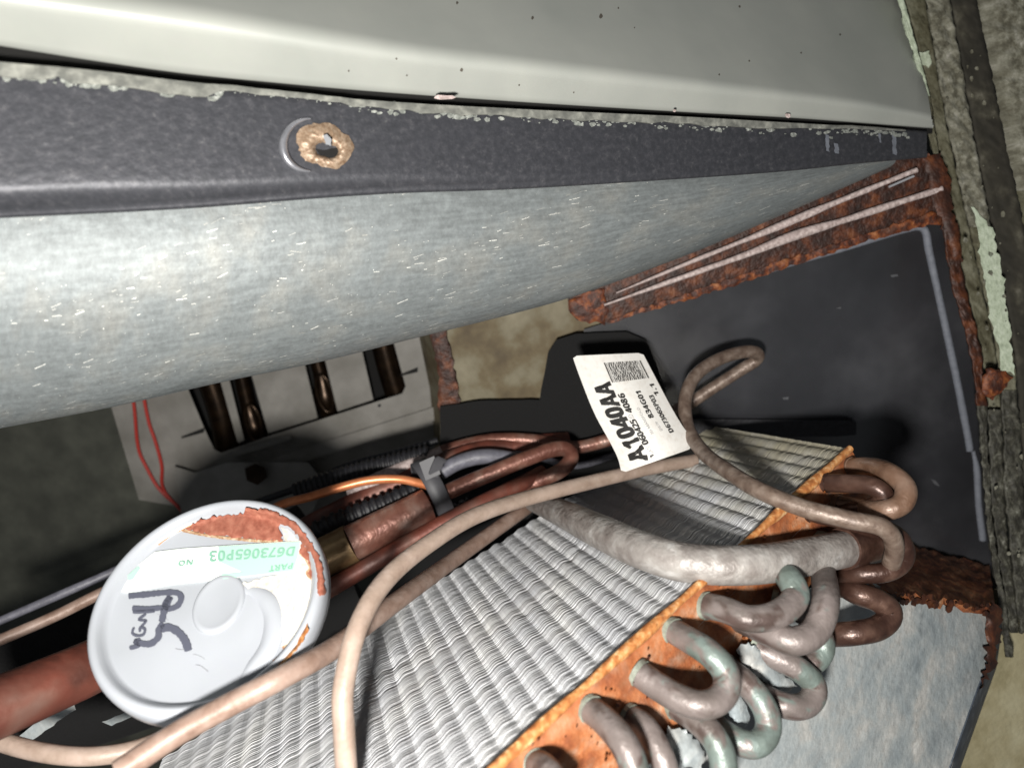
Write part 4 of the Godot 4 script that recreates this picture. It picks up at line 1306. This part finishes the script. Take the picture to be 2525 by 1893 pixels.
func paper_tag() -> void:
	var t := thing("paper_tag", tag_at(0.5, 0.5), "white paper tag with printed numbers and a barcode, wrapped on the beige tube", "tag")
	var g := []
	for i in 33:
		var u := i / 32.0
		var row := []
		for k in 17:
			var w := k / 16.0
			# rounded corners
			var uu := u
			if i == 0 or i == 32:
				uu = u + (0.02 if i == 0 else -0.02) * (1.0 if k == 0 or k == 16 else 0.0)
			row.append(tag_at(uu, w))
		g.append(row)
	var st := mb()
	sheet(st, g, 0.0008)
	obj("paper", st, M.paper, t)
	var write := func(text: String, u0: float, u1: float, w0: float, w1: float, bold: bool, m: Material):
		var s := mb()
		var fat := (w1 - w0) * 0.028 if bold else 0.0
		for o in ([[-1, -1], [1, 1], [-1, 1], [1, -1]] if bold else [[0, 0]]):
			letters(s, text, bold, func(x, y): return tag_at(lerpf(u0, u1, x) + o[0] * fat, lerpf(w1, w0, y) + o[1] * fat * 0.6, 0.0012 + 0.00003 * (o[0] + 2 * o[1] + 3)))
		obj("printed_line", s, m, t)
	write.call("A1040AA", 0.03, 0.745, 0.135, 0.375, true, M.ink)
	write.call("060425", 0.135, 0.375, 0.385, 0.475, true, M.ink)
	write.call("4086", 0.44, 0.625, 0.405, 0.495, true, M.ink)
	write.call("1", 0.03, 0.05, 0.41, 0.46, true, M.ink)
	write.call("DATE", 0.055, 0.12, 0.41, 0.465, false, M.grey_ink)
	write.call("ID", 0.385, 0.425, 0.405, 0.47, false, M.grey_ink)
	write.call("ID MANIFOLD", 0.20, 0.47, 0.565, 0.60, false, M.grey_ink)
	write.call("834G01", 0.345, 0.62, 0.655, 0.725, true, M.ink)
	write.call("D67P", 0.20, 0.30, 0.70, 0.735, false, M.grey_ink)
	write.call("D673065P03", 0.155, 0.56, 0.80, 0.865, true, M.ink)
	write.call("1.1", 0.545, 0.67, 0.885, 0.945, true, M.ink)
	# stacked barcode
	st = mb()
	var u0 := 0.735
	var u1 := 0.925
	var w0 := 0.40
	var w1 := 0.925
	st.set_smooth_group(-1)
	var bar := func(a: float, b: float, p: float, q: float):
		quad(st, tag_at(a, p, 0.0012), tag_at(b, p, 0.0012), tag_at(b, q, 0.0012), tag_at(a, q, 0.0012))
	for s in [[0.0, 0.035], [0.05, 0.06], [0.072, 0.08], [0.90, 0.908], [0.92, 0.93], [0.962, 1.0]]:
		for k in 6:
			bar.call(lerpf(u0, u1, k / 6.0), lerpf(u0, u1, (k + 1) / 6.0), lerpf(w0, w1, s[0]), lerpf(w0, w1, s[1]))
	for r in 10:
		var a := lerpf(u0, u1, r / 10.0)
		var b := lerpf(u0, u1, (r + 1.0) / 10.0)
		var x := 0.10
		while x < 0.88:
			var wd := 0.0125 * rng.randi_range(1, 3)
			bar.call(a, b, lerpf(w0, w1, x), lerpf(w0, w1, minf(x + wd, 0.885)))
			x += wd + 0.0115 * rng.randi_range(1, 2)
	obj("barcode", st, M.ink, t)
	# grime and damp spots on the paper
	st = mb()
	for p in [[0.93, 0.18, 0.05], [0.86, 0.12, 0.04], [0.80, 0.24, 0.03], [0.74, 0.10, 0.045], [0.58, 0.10, 0.03], [0.62, 0.40, 0.035], [0.66, 0.47, 0.03], [0.56, 0.60, 0.03], [0.46, 0.07, 0.03], [0.95, 0.55, 0.04], [0.96, 0.75, 0.03], [0.33, 0.12, 0.022]]:
		for q in 5:
			var cu: float = p[0] + rng.randf_range(-0.04, 0.03)
			var cw: float = p[1] + rng.randf_range(-0.06, 0.07)
			if cw < 0.02:
				continue
			var s: float = p[2] * rng.randf_range(0.12, 0.42)
			var ring := []
			for k in 7:
				var a := TAU * k / 7.0
				ring.append(tag_at(clampf(cu + cos(a) * s * 0.6 * rng.randf_range(0.5, 1.1), 0.01, 0.985), clampf(cw + sin(a) * s * rng.randf_range(0.5, 1.1), 0.005, 0.99), 0.0008))
			st.set_smooth_group(-1)
			var mid := tag_at(clampf(cu, 0.01, 0.985), cw, 0.0008)
			for k in 7:
				tri(st, mid, ring[k], ring[(k + 1) % 7])
	var d := obj("damp_spot", st, plain(Color(0.66, 0.63, 0.58), 0.8), t)
	tag(d, "", "", "", "stuff")

# -- the white plastic cap
func plastic_cap() -> void:
	var t := thing("plastic_cap", disc(520, 1482), "round white plastic cap with a green sticker and black handwriting", "cap")
	var nn := dirw(N_DISC)
	var e1 := cam.basis.x
	e1 = (e1 - nn * e1.dot(nn)).normalized()
	var e2 := nn.cross(e1)
	var c := disc(520, 1482)
	var R := 0.0791
	var prof := [[0.001, 0.0], [0.5, 0.0], [0.84, 0.0], [0.865, 0.001], [0.885, 0.004], [0.905, 0.0068], [0.93, 0.0082], [0.96, 0.0078], [0.985, 0.0055], [0.997, 0.002], [1.0, -0.002], [0.997, -0.010], [0.96, -0.013], [0.9, -0.010], [0.001, -0.010]]
	var g := []
	for p in prof:
		var row := []
		for k in 97:
			var a := TAU * k / 96.0
			row.append(c + (e1 * cos(a) + e2 * sin(a)) * p[0] * R * SIZE + nn * p[1] * SIZE)
		g.append(row)
	var st := mb()
	grid(st, g)
	obj("cap_body", st, M.plastic, t)
	# moulded boss with its curving tail
	st = mb()
	var px := SIZE * 0.50 / FOCAL
	var b0 := disc(540, 1488)
	g = []
	for p in [[0.001, 0.0006], [0.6, 0.0008], [0.82, 0.0020], [0.92, 0.0024], [1.0, 0.0012], [1.04, -0.002]]:
		var row := []
		for k in 49:
			var a := TAU * k / 48.0
			row.append(b0 + (e1 * cos(a) * 62 + e2 * sin(a) * 78) * p[0] * px + nn * p[1] * SIZE)
		g.append(row)
	grid(st, g)
	var boss := obj("round_boss", st, M.plastic, t)
	st = mb()
	var tail := []
	for p in crop([[1310, 700], [1400, 705], [1480, 750], [1520, 830], [1520, 930], [1490, 1030], [1430, 1120], [1340, 1220], [1270, 1280]], 0, 1150, 0.4482):
		tail.append(disc(p[0], p[1], -0.0072))
	tube(st, tail, 0.0098, 20, 0.0, func(q, _l): return 0.80 + 0.2 * smoothstep(0.0, 0.3, q) - 0.3 * smoothstep(0.75, 1.0, q))
	obj("curved_tail", st, M.plastic, boss)
	# stains, residue, sticker
	slab("rust_stain", crop([[1330, 262], [1350, 225], [1500, 240], [1625, 310], [1715, 420], [1775, 550], [1792, 700], [1755, 712], [1740, 640], [1690, 590], [1712, 560], [1680, 500], [1640, 470], [1660, 420], [1600, 340], [1545, 315], [1530, 330], [1560, 408], [1400, 402], [1200, 380], [1100, 365], [1010, 345], [1100, 295], [1200, 270]], 0, 1150, 0.4482), func(x, y, h): return disc(x, y, h + 0.0082 * smoothstep(0.86, 0.925, rad(x, y)) - 0.0062 * smoothstep(0.945, 1.0, rad(x, y))), 0.0012, 0.003, M.rust_red, t, 5, 7, 7, 0.0006)
	slab("tan_fringe", crop([[1600, 330], [1660, 400], [1720, 500], [1755, 620], [1758, 740], [1725, 850], [1665, 950], [1600, 1010], [1560, 1030], [1555, 980], [1640, 900], [1690, 800], [1710, 700], [1700, 560], [1650, 440], [1590, 370]], 0, 1150, 0.4482), disc, 0.0006, 0.002, M.fringe, t, 5, 6)
	slab("label_residue", crop([[1545, 330], [1600, 350], [1650, 420], [1700, 520], [1735, 620], [1735, 720], [1700, 830], [1650, 920], [1600, 960], [1548, 990], [1550, 880], [1545, 800], [1500, 720], [1440, 685], [1370, 680], [1330, 640], [1600, 570], [1640, 440], [1560, 405]], 0, 1150, 0.4482), disc, 0.0008, 0.002, M.residue, t, 7, 6)
	slab("rust_stain", crop([[1500, 1060], [1560, 1020], [1610, 970], [1650, 930], [1690, 860], [1700, 900], [1650, 985], [1570, 1070], [1500, 1130]], 0, 1150, 0.4482), func(x, y, h): return disc(x, y, h + 0.0082 * smoothstep(0.86, 0.925, rad(x, y)) - 0.0062 * smoothstep(0.945, 1.0, rad(x, y))), 0.001, 0.003, M.rust_edge, t, 7, 5)
	slab("rust_stain", crop([[1390, 1110], [1430, 1060], [1455, 1040], [1450, 1080], [1400, 1150]], 0, 1150, 0.4482), disc, 0.001, 0.003, M.rust_red, t, 7, 4)
	# tide mark at the foot of the rim
	st = mb()
	stroke(st, crop([[690, 1280], [800, 1320], [900, 1345], [1000, 1352], [1100, 1345], [1170, 1325]], 0, 1150, 0.4482), 4.0, disc, 0.0010)
	obj("tide_mark", st, M.tide, t)
	st = mb()
	stroke(st, crop([[740, 1295], [790, 1310], [850, 1335]], 0, 1150, 0.4482), 10.0, disc, 0.0012)
	obj("tide_mark", st, M.tide, t)
	st = mb()
	stroke(st, crop([[870, 430], [940, 375], [1020, 335], [1120, 292]], 0, 1150, 0.4482), 5.0, disc, 0.0012)
	obj("tide_mark", st, M.tide, t)
	var s := slab("sticker", crop([[850, 468], [1000, 450], [1300, 430], [1655, 408], [1640, 500], [1615, 575], [1220, 622], [950, 650], [700, 695], [665, 688], [690, 640], [760, 540]], 0, 1150, 0.4482), disc, 0.0016, 0.002, M.sticker, t, 200, 0)
	st = mb()
	patch(st, crop([[1200, 440], [1650, 412], [1636, 500], [1612, 572], [1225, 618], [1215, 592], [1330, 580], [1200, 520]], 0, 1150, 0.4482), disc, 0.0021, 0.0)
	obj("mint_print", st, M.mint, s)
	st = mb()
	patch(st, crop([[700, 600], [760, 545], [770, 560], [730, 620], [705, 625]], 0, 1150, 0.4482), disc, 0.0021, 0.0)
	obj("mint_print", st, M.mint, s)
	var text := func(words: String, q: Array, bold: bool):
		var ss := mb()
		letters(ss, words, bold, func(x, y):
			var a := Vector2(q[0][0], q[0][1]).lerp(Vector2(q[1][0], q[1][1]), x)
			var b := Vector2(q[3][0], q[3][1]).lerp(Vector2(q[2][0], q[2][1]), x)
			var p := a.lerp(b, y)
			return disc(p.x, p.y, 0.0027))
		obj("printed_line", ss, M.green_ink, s)
	# the sticker is upside down: each quad runs foot-left, foot-right, head-right, head-left of the words
	text.call("D673065P03", crop([[1625, 440], [1150, 465], [1150, 525], [1612, 492]], 0, 1150, 0.4482), true)
	text.call("PART", crop([[1612, 530], [1480, 548], [1478, 580], [1606, 562]], 0, 1150, 0.4482), true)
	text.call("NO", crop([[1060, 512], [980, 520], [980, 548], [1056, 540]], 0, 1150, 0.4482), true)
	st = mb()
	stroke(st, crop([[1000, 350], [1100, 372], [1200, 388], [1300, 398], [1400, 408], [1555, 412]], 0, 1150, 0.4482), 7.0, disc, 0.0011)
	obj("rust_bleed", st, M.fringe, t)
	st = mb()
	stroke(st, crop([[1640, 470], [1680, 500], [1708, 560], [1692, 590], [1738, 640], [1752, 712], [1745, 780], [1720, 850], [1680, 920], [1640, 975]], 0, 1150, 0.4482), 9.0, disc, 0.0010)
	obj("rust_bleed", st, M.fringe, t)
	# scuffs and drips
	st = mb()
	for q in 12:
		var x0 := rng.randf_range(620, 1500)
		var y0 := rng.randf_range(500, 1290)
		if Vector2((x0 - 1150) / 560.0, (y0 - 780) / 560.0).length() > 0.9 or absf(x0 - 1240) < 260 and y0 < 950:
			continue
		stroke(st, crop([[x0, y0], [x0 + 30, y0 + 6], [x0 + rng.randf_range(40, 90), y0 + rng.randf_range(-10, 40)]], 0, 1150, 0.4482), rng.randf_range(0.5, 1.1), disc, 0.0006)
	var sc := obj("scuff", st, plain(Color(0.50, 0.50, 0.51), 0.6), t)
	tag(sc, "", "", "", "stuff")
	slab("rust_stain", crop([[700, 1278], [760, 1290], [830, 1318], [860, 1340], [800, 1332], [740, 1305]], 0, 1150, 0.4482), disc, 0.0008, 0.002, M.tide, t, 6, 4)
	# handwriting
	st = mb()
	var hand := [
		[[[705, 712], [800, 704], [900, 694], [975, 696], [995, 725], [975, 765], [930, 782], [905, 760], [935, 715]], 11],
		[[[725, 780], [790, 782], [850, 780], [905, 775]], 10],
		[[[728, 800], [790, 798], [850, 792]], 7],
		[[[935, 715], [915, 760], [900, 800], [888, 855]], 13],
		[[[895, 862], [870, 900], [868, 940], [825, 975], [770, 972], [735, 958]], 12],
		[[[735, 958], [760, 985], [710, 998]], 8],
		[[[880, 895], [925, 885], [975, 908], [1015, 955], [1035, 1015]], 15],
		[[[800, 812], [762, 842], [800, 850], [775, 880]], 5],
		[[[735, 885], [726, 915], [750, 930], [785, 925], [795, 895], [770, 885], [768, 910]], 5],
		[[[735, 958], [770, 950]], 5],
	]
	for h in hand:
		stroke(st, crop(h[0], 0, 1150, 0.4482), h[1] * 1.3, disc, 0.0010)
	obj("handwriting", st, M.marker, t)

func rad(px: float, py: float) -> float:
	return (disc(px, py) - disc(520, 1482)).length() / (0.0791 * SIZE)
